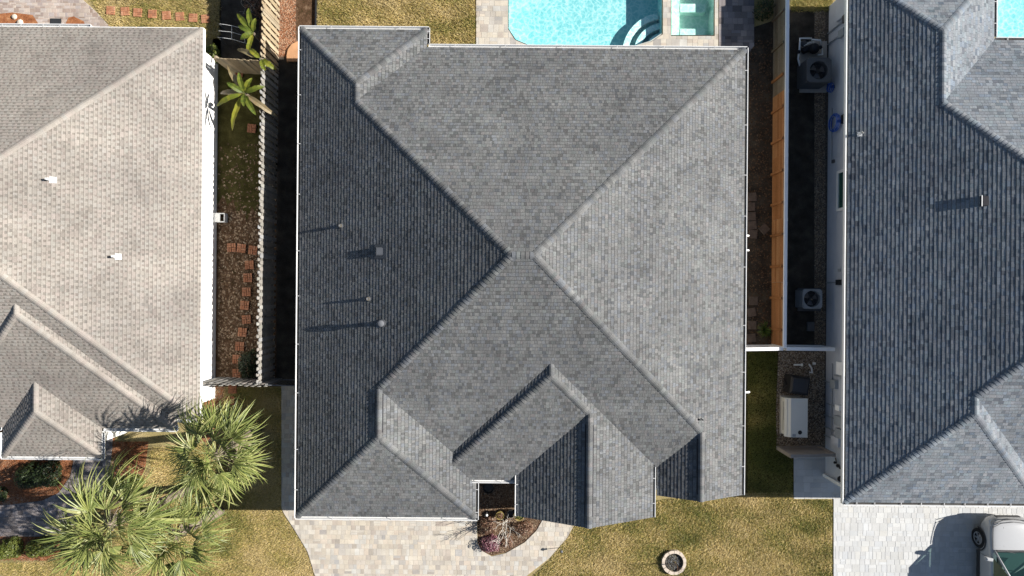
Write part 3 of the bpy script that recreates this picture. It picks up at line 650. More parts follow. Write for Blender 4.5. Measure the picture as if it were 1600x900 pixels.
sheet('side_yard', [(338, 92), (432, 92), (432, 360), (338, 360)], .004, 'moss_and_shade_grass')
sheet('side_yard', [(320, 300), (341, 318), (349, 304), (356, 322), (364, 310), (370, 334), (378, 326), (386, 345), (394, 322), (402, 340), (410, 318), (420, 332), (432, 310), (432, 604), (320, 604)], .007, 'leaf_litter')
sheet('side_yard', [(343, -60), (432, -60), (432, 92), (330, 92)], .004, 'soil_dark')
sheet('mulch_bed', [(405, -60), (463, -60), (463, 60), (480, 90), (405, 90)], .008, 'mulch_brown')
sheet('mulch_bed', [(461, -60), (495, -60), (495, 90), (461, 90)], .005, 'leaf_litter')
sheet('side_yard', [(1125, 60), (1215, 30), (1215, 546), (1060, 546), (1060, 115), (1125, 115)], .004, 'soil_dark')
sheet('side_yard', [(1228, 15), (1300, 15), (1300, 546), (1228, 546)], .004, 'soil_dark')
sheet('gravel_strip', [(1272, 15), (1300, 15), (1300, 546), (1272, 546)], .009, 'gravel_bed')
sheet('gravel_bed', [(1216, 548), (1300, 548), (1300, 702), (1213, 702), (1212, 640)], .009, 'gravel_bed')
sheet('mulch_bed', [(-150, 640), (190, 640), (172, 720), (165, 760), (120, 770), (100, 790), (-150, 800)], .004, 'pine_straw')
sheet('mulch_bed', [(-150, 838), (60, 838), (105, 846), (118, 862), (70, 876), (0, 872), (-150, 880)], .004, 'pine_straw')
sheet('mulch_bed', [(175, 690), (232, 690), (226, 740), (196, 756), (176, 752)], .006, 'pine_straw')
sheet('mulch_bed', [(290, 603), (352, 603), (352, 625), (346, 660), (330, 690), (290, 690)], .006, 'pine_straw')
sheet('mulch_bed', [(180, 775), (212, 775), (216, 800), (190, 812), (176, 800)], .006, 'pine_straw')
sheet('mulch_bed', [(744, 740), (860, 740), (850, 808), (838, 828), (820, 846), (790, 863), (768, 868), (752, 860), (747, 848)], .006, 'mulch_brown')
EDGE = MB(); a = P(495.5, -60); b_ = P(493.5, 50); EDGE.box(((a.x + b_.x) / 2, (a.y + b_.y) / 2, .05), (.05, (a - b_).length, .10), tone=.1)
o = EDGE.build('lawn_edging', 'black_plastic'); tag(o, 'black edging strip between the lawn and the gravel behind the grey roof', 'edging')

def paving(name, px, mt, joint, unit=.205, widths=(.205, .205, .305, .14), gap=.007, z=.03, ind=300, rot=0.0, holes=()):
    """base slab + paving stones; stones that lie whole inside become parts of their own"""
    reg = [P(x, y) for x, y in px]; reg = [(p.x, p.y) for p in reg]
    c, s_ = math.cos(-rot), math.sin(-rot); loc = [(x * c - y * s_, x * s_ + y * c) for x, y in reg]
    if area(loc) < 0: loc.reverse()
    base_o = MB()
    tri = tessellate_polygon([[Vector((x, y, 0)) for x, y in reg]])
    base_o.face([(x, y, z - .006) for x, y in (reg if area(reg) > 0 else reg[::-1])])
    n = len(reg); rr = reg if area(reg) > 0 else reg[::-1]
    for i in range(n):
        p, q = rr[i], rr[(i + 1) % n]; base_o.face([(p[0], p[1], -.02), (q[0], q[1], -.02), (q[0], q[1], z - .006), (p[0], p[1], z - .006)])
    root = base_o.build(name, joint); root['kind'] = 'structure'
    ya, yb_ = min(p[1] for p in loc), max(p[1] for p in loc); whole = []; rest = MB(); y = ya
    c2, s2_ = math.cos(rot), math.sin(rot)
    back = lambda x, y: (x * c2 - y * s2_, x * s2_ + y * c2)
    while y < yb_:
        hgt = unit if R() < .75 else unit * 1.45
        band = clip_half(clip_half(loc, 1, y, True), 1, y + hgt, False)
        if len(band) >= 3:
            x = min(p[0] for p in band) - U(0, .3); xe = max(p[0] for p in band)
            while x < xe:
                wd = random.choice(widths); q = dedupe(clip_half(clip_half(band, 0, x, True), 0, x + wd, False))
                if len(q) >= 3 and abs(area(q)) > .0015:
                    t = U(.02, .98); zz = z + U(-.002, .002)
                    if len(q) == 4 and abs(area(q)) > .998 * wd * hgt:
                        if wd > .2 and R() < .3: whole += [(x, y, wd, hgt / 2, zz, t), (x, y + hgt / 2, wd, hgt / 2, zz - .001, U(.02, .98))]
                        else: whole.append((x, y, wd, hgt, zz, t))
                    else:
                        cx_ = sum(p[0] for p in q) / len(q); cy_ = sum(p[1] for p in q) / len(q)
                        k = 1 - gap / min(wd, hgt); q2_ = [back(cx_ + (p[0] - cx_) * k, cy_ + (p[1] - cy_) * k) for p in q]
                        rest.prism(q2_, z - .01, zz, tone=t, bottom=False)
                x += wd
        y += hgt
    def mid(c): a, b = back(c[0] + c[2] / 2, c[1] + c[3] / 2); return (a, b, z)
    vis = [c for c in whole if INFRAME(mid(c), -2)]; hid = [c for c in whole if not INFRAME(mid(c), -2)]
    vis.sort(key=lambda c: -c[2] * c[3]); cache = {}
    for i, c in enumerate(vis + hid):
        m3 = mid(c)
        if i < ind and i < len(vis):
            k = (round(c[2], 3), round(c[3], 3))
            if k not in cache:
                b = MB(); b.box((0, 0, -.02), (c[2] - gap, c[3] - gap, .04), ch=.004); cache[k] = b.mesh('paver', mt)
            link('paver', cache[k], root, (m3[0], m3[1], c[4]), tone=c[5], rz=rot)
        else: rest.box((m3[0], m3[1], c[4] - .012), (c[2] - gap, c[3] - gap, .024), rz=rot, tone=c[5], ch=.004)
    if rest.v: r = rest.build('paver_field', mt, root); r['kind'] = 'stuff'
    return root
paving('driveway', [(440, 603), (500, 603), (500, 770), (744, 770), (746, 848), (752, 860), (768, 869), (790, 864), (820, 847), (838, 829), (850, 808), (858, 790), (906, 790), (900, 815), (886, 840), (858, 872), (822, 900), (790, 960), (790, 1010), (500, 1010), (494, 905), (481, 862), (462, 830), (444, 802), (440, 793)], 'paver_cream', 'joint_sand', unit=.18, widths=(.18, .18, .27, .13))
paving('driveway', [(1302, 771), (1760, 771), (1760, 1010), (1302, 1010)], 'paver_pale', 'joint_pale')
paving('walkway', [(1240, 700), (1345, 700), (1345, 771), (1302, 771), (1302, 779), (1240, 779)], 'paver_pale', 'joint_pale', unit=.26, widths=(.26, .4, .3))
paving('patio', [(-150, -60), (128, -60), (130, 0), (150, 18), (172, 42), (178, 90), (-150, 90)], 'paver_rose', 'joint_sand', unit=.11, widths=(.11, .21, .21), ind=0)
paving('walkway', [(-150, 792), (20, 788), (66, 782), (92, 770), (110, 745), (120, 700), (125, 640), (178, 640), (176, 700), (170, 745), (152, 785), (118, 820), (75, 838), (-150, 838)], 'paver_grey', 'joint_dark', unit=.10, widths=(.10, .2, .2), ind=0)
paving('pool_deck', [(744, -60), (794, -60), (794, 46), (805, 64), (829, 74.5), (991, 74.5), (1017, 66), (1035.5, 54), (1035.5, -60), (1048, -60), (1048, 56.5), (1116.5, 56.5), (1116.5, -60), (1122, -60), (1122, 100), (744, 100)], 'paver_cream', 'joint_sand', unit=.21, widths=(.21, .21, .3))
paving('pool_deck', [(1123, -60), (1178, -60), (1178, 72), (1164, 90), (1123, 90)], 'paver_grey', 'joint_dark', unit=.24, widths=(.24, .36, .2))  # house shade on this deck put into darker paver and joint colours
paving('mulch_patch', [(-2, 0), (-1, 0), (-1, -1)], 'paver_grey', 'joint_dark', ind=0) if False else None
for px in ([(-20, 24), (20, 20), (52, 24), (60, 36), (64, 60), (-20, 60)], [(104, 36), (108, 28), (116, 26), (132, 34), (140, 60), (100, 60)]):
    sheet('mulch_bed', px, .036, 'pine_straw')

# pools: basins sunk below the deck, water a little under the coping
def basin(name, px, depth, mt, label, cat, wmat, wz=-.10):
    pts = [P(x, y) for x, y in px]; pts = [(p.x, p.y) for p in pts]
    if area(pts) < 0: pts.reverse()
    c = Vector((sum(p[0] for p in pts) / len(pts), sum(p[1] for p in pts) / len(pts), 0)); root = empty(name, c, label, cat)
    b = MB(); n = len(pts); L = [(p[0] - c.x, p[1] - c.y) for p in pts]
    b.face([(p[0], p[1], -depth) for p in L])
    for i in range(n):
        p, q = L[i], L[(i + 1) % n]; b.face([(q[0], q[1], -depth), (p[0], p[1], -depth), (p[0], p[1], .026), (q[0], q[1], .026)])
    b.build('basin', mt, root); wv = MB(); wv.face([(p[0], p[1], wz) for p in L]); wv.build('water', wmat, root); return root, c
for hx0, hx1, hy0, hy1 in HOLES[:1]: pass
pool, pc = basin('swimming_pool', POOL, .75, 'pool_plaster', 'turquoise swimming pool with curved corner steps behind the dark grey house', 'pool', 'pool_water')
corner = MB()                                              # ground between the pool's rounded corners and the rectangular opening
hx0, hx1, hy0, hy1 = HOLES[0]
for pts in ([P(795, 45), P(806, 62), P(830, 72), Vector((hx0, hy0, 0))], [P(990, 72), P(1016, 64), P(1034, 52), Vector((hx1, hy0, 0))]):
    q = [(p.x, p.y) for p in pts]; q = q if area(q) > 0 else q[::-1]; corner.face([(x, y, .0) for x, y in q])
corner.build('deck_corner', 'concrete', pool, loc=-pc)
cc = P(1040, 78)
for i, (ra, rb, z) in enumerate(((1.62, 1.38, -.42), (1.18, .95, -.32), (.76, .52, -.22))):
    st = MB(); A0, A1 = math.radians(98), math.radians(178); n = 14
    pts = [(cc.x + ra * math.cos(A0 + (A1 - A0) * k / n) - pc.x, cc.y + ra * math.sin(A0 + (A1 - A0) * k / n) - pc.y) for k in range(n + 1)]
    pts += [(cc.x + rb * math.cos(A1 + (A0 - A1) * k / n) - pc.x, cc.y + rb * math.sin(A1 + (A0 - A1) * k / n) - pc.y) for k in range(n + 1)]
    st.prism(pts, -.74, z); st.build('step', 'step_plaster', pool)
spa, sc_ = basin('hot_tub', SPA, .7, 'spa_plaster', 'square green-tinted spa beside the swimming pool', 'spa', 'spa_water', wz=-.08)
bn = MB(); a, b_ = P(1049, 55) - sc_, P(1115, 12) - sc_
bn.box(((a.x + b_.x) / 2 - .62, (a.y + b_.y) / 2 + .3, -.55), (.38, 2.0, .4)); bn.box(((a.x + b_.x) / 2 + .1, a.y + .2, -.55), (1.0, .38, .4)); bn.box(((a.x + b_.x) / 2 + .1, b_.y + .12, -.55), (1.0, .34, .4)); bn.build('bench', 'spa_plaster', spa)
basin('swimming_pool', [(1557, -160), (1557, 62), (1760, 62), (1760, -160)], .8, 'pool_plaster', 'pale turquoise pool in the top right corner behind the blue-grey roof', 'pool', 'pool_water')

# ------------------------------------------------------------------ loose ground cover (nobody could count it)
def in_poly(xs, ys, poly):
    c = np.zeros(len(xs), bool); j = len(poly) - 1
    for i in range(len(poly)):
        xi, yi = poly[i]; xj, yj = poly[j]
        m = ((yi > ys) != (yj > ys)) & (xs < (xj - xi) * (ys - yi) / (yj - yi + 1e-12) + xi); c ^= m; j = i
    return c
def scatter(poly, n):
    xs = np.array([p[0] for p in poly], float); ys = np.array([p[1] for p in poly], float)
    a = np.random.uniform(xs.min(), xs.max(), n); b = np.random.uniform(ys.min(), ys.max(), n); k = in_poly(a, b, poly); a, b = a[k], b[k]
    x, y = a - 800, b - 450; kk = H / FPX; return (x + TH * y) * kk, -(y - TH * x) * kk
WAVES = [(math.cos(a) * k, math.sin(a) * k, U(0, 6.28), .11 / k ** .3) for k, a in [(U(.7, 7), U(0, 6.28)) for _ in range(12)]]
def blades(name, polys, dens, mt, h, wd, label, cat, z0=0.0, lean=1.5, tone=(.05, .95)):
    X = []; Y = []
    for p in polys:
        a = (max(q[0] for q in p) - min(q[0] for q in p)) * (max(q[1] for q in p) - min(q[1] for q in p)) * (H / FPX) ** 2
        x, y = scatter(p, int(a * dens)); X.append(x); Y.append(y)
    X = np.concatenate(X); Y = np.concatenate(Y); n = len(X)
    th = np.random.uniform(0, 2 * np.pi, n); hh = np.random.uniform(h * .5, h * 1.3, n); ln = np.random.uniform(.3, 1.3, n) * lean * hh
    dx, dy = np.cos(th), np.sin(th)
    v = np.zeros((n, 3, 3)); v[:, 0] = np.stack([X - dy * wd, Y + dx * wd, np.full(n, z0)], 1); v[:, 1] = np.stack([X + dy * wd, Y - dx * wd, np.full(n, z0)], 1)
    v[:, 2] = np.stack([X + dx * ln, Y + dy * ln, z0 + hh], 1)
    patch = sum(np.sin(X * kx + Y * ky + ph) * am for kx, ky, ph, am in WAVES)
    t = np.clip(np.random.uniform(tone[0], tone[1], n) + patch, .02, .99)
    return raw(name, v.reshape(-1, 3), np.arange(n * 3).reshape(n, 3), t, mt, label, cat)
def raw(name, v, f, t, mt, label, cat):
    me = bpy.data.meshes.new(name); me.vertices.add(len(v)); me.vertices.foreach_set('co', v.astype(np.float32).ravel())
    k = f.shape[1]; me.loops.add(f.size); me.loops.foreach_set('vertex_index', f.astype(np.int32).ravel()); me.polygons.add(len(f))
    me.polygons.foreach_set('loop_start', np.arange(0, f.size, k, dtype=np.int32)); me.polygons.foreach_set('loop_total', np.full(len(f), k, dtype=np.int32))
    me.update(calc_edges=True); a = me.attributes.new('tone', 'FLOAT', 'FACE'); a.data.foreach_set('value', t.astype(np.float32)); me.materials.append(MATS[mt])
    o = link(name, me); return tag(o, label, cat, kind='stuff')
def lumps(name, polys, dens, mt, size, label, cat, z0=.01, flat=.6, tone=(.02, .98)):
    X = []; Y = []
    for p in polys:
        a = (max(q[0] for q in p) - min(q[0] for q in p)) * (max(q[1] for q in p) - min(q[1] for q in p)) * (H / FPX) ** 2
        x, y = scatter(p, int(a * dens)); X.append(x); Y.append(y)
    X = np.concatenate(X); Y = np.concatenate(Y); n = len(X)
    ov = np.array([(1, 0, 0), (0, 1, 0), (-1, 0, 0), (0, -1, 0), (0, 0, 1), (0, 0, -.4)], float); of = np.array([(0, 1, 4), (1, 2, 4), (2, 3, 4), (3, 0, 4)])
    s = size * np.random.uniform(.5, 1.4, (n, 1)); th = np.random.uniform(0, 2 * np.pi, n); el = np.random.uniform(.6, 1.6, n)
    vx = ov[None, :, 0] * el[:, None]; vy = ov[None, :, 1] / el[:, None]
    c, sn = np.cos(th)[:, None], np.sin(th)[:, None]
    v = np.stack([(vx * c - vy * sn) * s + X[:, None], (vx * sn + vy * c) * s + Y[:, None], ov[None, :, 2] * s * flat + z0], 2)
    f = (of[None] + (np.arange(n) * 6)[:, None, None]).reshape(-1, 3); t = np.repeat(np.random.uniform(tone[0], tone[1], n), 4)
    return raw(name, v.reshape(-1, 3), f, t, mt, label, cat)
FRONT = [(905, 792), (1160, 770), (1238, 770), (1238, 781), (1300, 781), (1300, 920), (812, 920), (860, 874), (888, 842)]
blades('lawn_grass', [[(1168, 550), (1214, 550), (1211, 640), (1214, 702), (1238, 714), (1238, 775), (1168, 772)]], 2000, 'grass_blade', .06, .009, 'dark shaded grass strip between the dark grey house and the generator', 'grass', tone=(0, .12))  # low tones put the strip's shade into the blade colour
sheet('lawn', [(1150, 548), (1216, 548), (1212, 640), (1214, 702), (1240, 702), (1240, 773), (1150, 773)], .004, 'moss_and_shade_grass')  # darker sheet: shade put into the colour, turf continues the front lawn
blades('lawn_grass', [FRONT], 2300, 'grass_blade', .06, .011, 'yellowing green grass of the lawn in front of the two gables', 'grass', tone=(.12, .98))
blades('lawn_grass', [[(350, 606), (440, 606), (440, 793), (444, 804), (462, 832), (481, 864), (493, 905), (493, 920), (-10, 920), (-10, 880), (70, 878), (120, 862), (120, 830), (160, 780), (175, 760), (235, 740), (235, 700), (300, 695), (335, 690)]], 2200, 'grass_blade', .055, .010, 'dry straw-coloured grass around the palm trees', 'grass', tone=(.25, .98))
blades('lawn_grass', [[(498, -10), (743, -10), (743, 75), (498, 75)]], 1900, 'grass_blade', .085, .011, 'dry lawn grass between the pool deck and the black edging', 'grass', tone=(.3, 1), lean=1.3)
blades('lawn_grass', [[(136, -10), (343, -10), (343, 60), (180, 60), (170, 38), (150, 12)]], 1900, 'grass_blade', .075, .010, 'pale lawn grass around the stepping stones at the top left', 'grass', tone=(.2, .95))
blades('lawn_grass', [[(1236, -10), (1300, -10), (1300, 18), (1236, 18)]], 2200, 'grass_blade', .08, .011, 'sunlit patch of grass beside the white fence at the top right', 'grass', tone=(.05, .7))
blades('pine_needles', [[(-10, 718), (118, 718), (112, 745), (92, 772), (66, 784), (20, 790), (-10, 792)], [(-10, 838), (62, 838), (108, 846), (118, 860), (70, 876), (-10, 876)], [(175, 690), (232, 690), (226, 740), (196, 756), (176, 752)], [(313, 603), (352, 603), (350, 640), (330, 690), (313, 690)], [(180, 775), (212, 775), (216, 800), (190, 812), (176, 800)]], 1300, 'chip_mixed', .025, .008, 'reddish pine straw mulch around the tan roofed house', 'mulch', z0=.008, lean=3)
lumps('leaf_litter_cover', [[(341, 330), (430, 330), (430, 600), (341, 600)]], 260, 'leaf_dead', .035, 'brown fallen leaves in the side yard of the tan roofed house', 'leaves', flat=.25)
lumps('leaf_litter_cover', [[(341, 225), (430, 225), (430, 332), (341, 332)]], 70, 'leaf_dead', .035, 'thin scatter of fallen leaves on the mossy upper part of the side yard', 'leaves', flat=.25)
lumps('gravel_cover', [[(420, -5), (462, -5), (462, 60), (470, 88), (430, 88)]], 1500, 'chip_mixed', .02, 'red bark chips and grey pebbles behind the picket fence', 'mulch', tone=(.15, 1))
lumps('gravel_cover', [[(1217, 550), (1288, 550), (1288, 702), (1214, 702), (1213, 640)]], 1700, 'stone_mixed', .024, 'brown and grey pebbles around the white generator', 'gravel')
lumps('gravel_cover', [[(1273, 18), (1289, 18), (1289, 546), (1273, 546)]], 1500, 'stone_mixed', .022, 'pebble strip along the wall of the blue-grey roofed house', 'gravel', tone=(.1, .8))
lumps('gravel_cover', [[(1165, 60), (1206, 60), (1206, 540), (1165, 540)]], 160, 'leaf_dead', .03, 'scattered leaves on the dark soil between house and orange fence', 'leaves', flat=.3, tone=(0, .6))
lumps('mulch_chips', [[(747, 750), (805, 750), (805, 806), (846, 812), (820, 844), (790, 861), (768, 866), (753, 858), (748, 845)]], 1300, 'leaf_dead', .02, 'brown bark chips in the entry planting bed', 'mulch', z0=.012)

# stepping stones
def stone_mesh(sz):
    b = MB(); k = sz / 4
    for i in range(2):
        for j in range(2):
            horizontal = (i + j) % 2
            for q in (-1, 1):
                cx_, cy_ = (i - .5) * 2 * k, (j - .5) * 2 * k
                if horizontal: b.box((cx_, cy_ + q * k / 2, 0), (2 * k - .012, k - .012, .05), tone=U(.1, .9), ch=.005)
                else: b.box((cx_ + q * k / 2, cy_, 0), (k - .012, 2 * k - .012, .05), tone=U(.1, .9), ch=.005)
    return b
def stone(px, py, sz, label, grp, rz=0.0, tone=None):
    p = P(px, py); r = empty('stepping_stone', (p.x, p.y, .045), label, 'stone', grp, rz=rz)
    k = sz / 4
    for i in range(2):
        for j in range(2):
            for q in (-1, 1):
                cx_, cy_ = (i - .5) * 2 * k, (j - .5) * 2 * k; hz = (i + j) % 2
                link('brick', BR_H if hz else BR_V, r, (cx_, cy_ + q * k / 2, 0) if hz else (cx_ + q * k / 2, cy_, 0), tone=U(.1, .9) if tone is None else tone)
b = MB(); b.box((0, 0, 0), (.17 - .01, .085 - .01, .05), ch=.005); BR_H = b.mesh('brick', 'brick_stone')
b = MB(); b.box((0, 0, 0), (.085 - .01, .17 - .01, .05), ch=.005); BR_V = b.mesh('brick', 'brick_stone')
LST = [(362.5, 387), (378, 388), (396, 391), (390.5, 414), (388, 434), (386, 456), (383, 477), (386, 499), (379.5, 519), (375.5, 541), (371, 561), (371, 583)]
for i, (x, y) in enumerate(LST): stone(x, y, .35, '%s brick stepping stone from the top in the brown side yard' % ordinal(i), 'stepping stones in the left side yard', rz=U(-.12, .12))
for i, (x, y) in enumerate([(374, 114), (394, 201)]): stone(x, y, .34, 'dull brick stepping stone just %s the yellow-green banana plant' % ('above' if i == 0 else 'below'), 'stepping stones near the banana', rz=U(-.1, .1), tone=.1)
for i, x in enumerate((174, 196.5, 216, 239, 261, 282, 302.5, 322)): stone(x, 17 + i * 1.9 + U(-.5, .5), .33, '%s brick stepping stone from the patio in the top left lawn' % ordinal(i), 'stepping stones in the lawn', rz=U(-.08, .08))
for i, (x, y, rz) in enumerate([(1175, 308, .1), (1173, 323, 0), (1174, 338, .05), (1175, 352, .1), (1176, 366, -.1), (1194, 358, .75), (1177, 470, 0), (1174, 488, .2), (1175, 508, 0), (1174, 528, .1)]):
    p = P(x, y); r = MB(); r.box((0, 0, .01), (.33, .33, .05), ch=.01); o = r.build('stepping_stone', 'stone_dull', loc=(p.x, p.y, .015)); o.rotation_euler.z = rz; o.color = (U(.0, .4), 0, 0, 1)
    tag(o, '%s dark stepping stone from the top between the house and the orange fence' % ordinal(i), 'stone', 'stepping stones in the right side yard')
for i, (x, y) in enumerate(((364, 608), (361, 626))): stone(x, y, .33, 'dull stepping stone %s the short cross fence' % ('just below' if i == 0 else 'further below'), 'stepping stones below the cross fence', tone=.15)
# ------------------------------------------------------------------ fences
def picket_mesh(h, wd=.135, th=.02, mt='wood_grey'):
    b = MB(); poly = [(-wd / 2, 0), (wd / 2, 0), (wd / 2, h - .04), (wd / 2 - .035, h), (-wd / 2 + .035, h), (-wd / 2, h - .04)]
    f = [(x, -th / 2, z) for x, z in poly]; k = [(x, th / 2, z) for x, z in poly]; n = len(poly)
    b.add(f + k, [tuple(range(n)), tuple(reversed(range(n, 2 * n)))] + [((i + 1) % n, i, n + i, n + (i + 1) % n) for i in range(n)])
    return b.mesh('picket', mt)
def picket_fence(a, b, h, label, step=.118, mt='wood_grey', both=True, tones=(.2, .9), skip=0.0):
    d = b - a; L = d.length; rz = math.atan2(d.y, d.x); root = empty('picket_fence', a, label, 'fence', rz=rz)
    me = picket_mesh(h, mt=mt); n = int(L / step)
    for i in range(n):
        side = 1 if i % 2 else -1
        o = link('picket', me, root, (step * (i + .5), side * (.032 if both else .0) + U(-.004, .004), .03 + U(-.015, .015)), tone=U(*tones)); o.rotation_euler.y = U(-.008, .008); o.rotation_euler.x = U(-.012, .012)
    for z in (.3, .95, h - .25):
        r = MB(); r.box((L / 2, 0 if both else .03, z), (L, .036, .085), tone=.4); r.build('rail', mt, root)
    k = max(1, round(L / 2.3)); pm = MB(); pm.box((0, 0, h / 2 - .03), (.09, .09, h - .06), ch=.01); pme = pm.mesh('post', mt)
    for i in range(k + 1): link('post', pme, root, (min(L - .05, max(.05, L * i / k)), .0 if both else .08, .0), tone=.35)
    return root
ftop = lambda x, y, h: P(x, y, h) * Vector((1, 1, 0)) if False else Vector((P(x, y, h).x, P(x, y, h).y, 0))
FH = 1.72
picket_fence(ftop(409, 90, FH), ftop(402.5, 601, FH), FH, 'long weathered picket fence between the tan roofed house and the dark grey house')
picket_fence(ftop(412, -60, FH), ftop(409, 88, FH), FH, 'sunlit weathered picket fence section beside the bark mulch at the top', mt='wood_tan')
picket_fence(ftop(333, 91, FH), ftop(407, 95, FH), FH, 'short brown picket cross fence above the banana plant', mt='wood_tan', both=False, tones=(.0, .4))
picket_fence(ftop(311, 600, FH), ftop(417, 602, FH), FH, 'short weathered picket cross fence at the lower end of the side yard', both=True)
gr = empty('wire_gate', ftop(419, 602, FH), 'thin grey gate between the picket fence and the dark grey house', 'gate')
ge = ftop(463, 603, FH) - ftop(419, 602, FH)
for nm, z in (('rail', FH - .02), ('rail', .15)):
    m = MB(); m.tube([(0, 0, z), (ge.x, ge.y, z)], .02, 6); m.build(nm, 'galvanised', gr)
for i in range(9):
    m = MB(); m.tube([(ge.x * i / 8, ge.y * i / 8, .15), (ge.x * i / 8, ge.y * i / 8, FH - .02)], .007 if i % 8 else .02, 5); m.build('bar', 'galvanised', gr)

# orange horizontal board fence with a white vinyl fence behind it
def board_fence():
    h = 1.12; a, b = ftop(1226.5, -60, h), ftop(1222.5, 541, h); d = b - a; L = d.length; rz = math.atan2(d.y, d.x)
    root = empty('board_fence', a, 'orange-brown horizontal board fence along the right side yard', 'fence', rz=rz)
    nb = 7; bh = h / nb; k = round(L / 2.4); seg = L / k; m = MB(); m.box((0, 0, 0), (seg - .006, .022, bh - .012), ch=.003); me = m.mesh('board', 'wood_orange'); me_greybrown = m.mesh('board', 'wood_greybrown')
    for i in range(k):
        for j in range(nb): link('board', me_greybrown if seg * (i + .5) < 4.6 else me, root, (seg * (i + .5), U(-.003, .003), bh * (j + .5) + .02), tone=U(.1, .95))  # first stretch of boards in grey-brown, the rest in orange
    m = MB(); m.box((0, 0, h / 2), (.09, .06, h + .03), ch=.008); pme = m.mesh('post', 'wood_orange'); pme_greybrown = m.mesh('post', 'wood_greybrown')
    for i in range(int(L / 1.2)): link('post', pme_greybrown if i < 3 else pme, root, (.6 + i * 1.2, -.045, 0), tone=U(.05, .35))
    return root
board_fence()
def vinyl(a, b, h, label, name='vinyl_fence', mt='vinyl_white', th=.05, capw=.13, panel=.3, posts=2.4):
    d = b - a; L = d.length; rz = math.atan2(d.y, d.x); root = empty(name, a, label, 'fence', rz=rz)
    n = max(1, round(L / panel)); st = L / n; m = MB(); m.box((0, 0, 0), (st - .004, th * .6, h - .16), ch=.004); me = m.mesh('panel', mt)
    for i in range(n): link('panel', me, root, (st * (i + .5), 0, (h - .16) / 2 + .05))
    for z, hh in ((h - .06, .12), (.08, .12)):
        r = MB(); r.box((L / 2, 0, z), (L, capw, hh), ch=.01); r.build('rail', mt, root)
    k = max(1, round(L / posts)); m = MB(); m.box((0, 0, h / 2 + .005), (.13, .135, h + .012), ch=.015); pme = m.mesh('post', mt)
    for i in range(k + 1): link('post', pme, root, (min(L - .065, max(.065, L * i / k)), 0, 0))
    return root
VH = 1.2
vinyl(ftop(1231.5, -60, VH), ftop(1226.5, 544, VH), VH, 'long white vinyl fence running behind the orange boards beside the right house')
vinyl(ftop(1229, 545, VH), ftop(1305, 546, VH), VH, 'short shaded white vinyl fence joining the right house wall')
vinyl(ftop(1160, 546, VH), ftop(1224, 545, VH), VH, 'short sunlit white vinyl fence piece beside the dark grey roof')
vinyl(ftop(1235, 713, 1.4), ftop(1306, 711, 1.4), 1.4, 'grey-brown privacy screen below the white generator', name='privacy_screen', mt='taupe_panel', capw=.11)

# wire trellis in the shade at the top left
tr = empty('wire_trellis', P(340, 50), 'thin white wire plant trellis in the shade beside the fence', 'trellis')
o0 = P(340, 50)
A_, B_ = [(342, 37), (362, 40), (384, 46)], [(340, 58), (362, 61), (386, 68)]
for pts, nm in ((A_, 'wire'), (B_, 'wire'), ([(341, 48), (362, 50), (385, 57)], 'wire'), ([(362, 40), (362, 61)], 'wire'), ([(383, 46), (382.5, 66)], 'wire')):
    m = MB(); m.tube([P(x, y, .8) * 1 - o0 for x, y in pts], .006, 5); m.build(nm, 'pvc_white', tr)
for x, y in ((342, 37), (340, 58), (384, 46), (386, 68), (362, 40), (362, 61)):
    m = MB(); q = P(x, y, .8) - o0; m.tube([(q.x, q.y, 0), (q.x, q.y, .8)], .005, 5); m.build('stake', 'galvanised', tr)

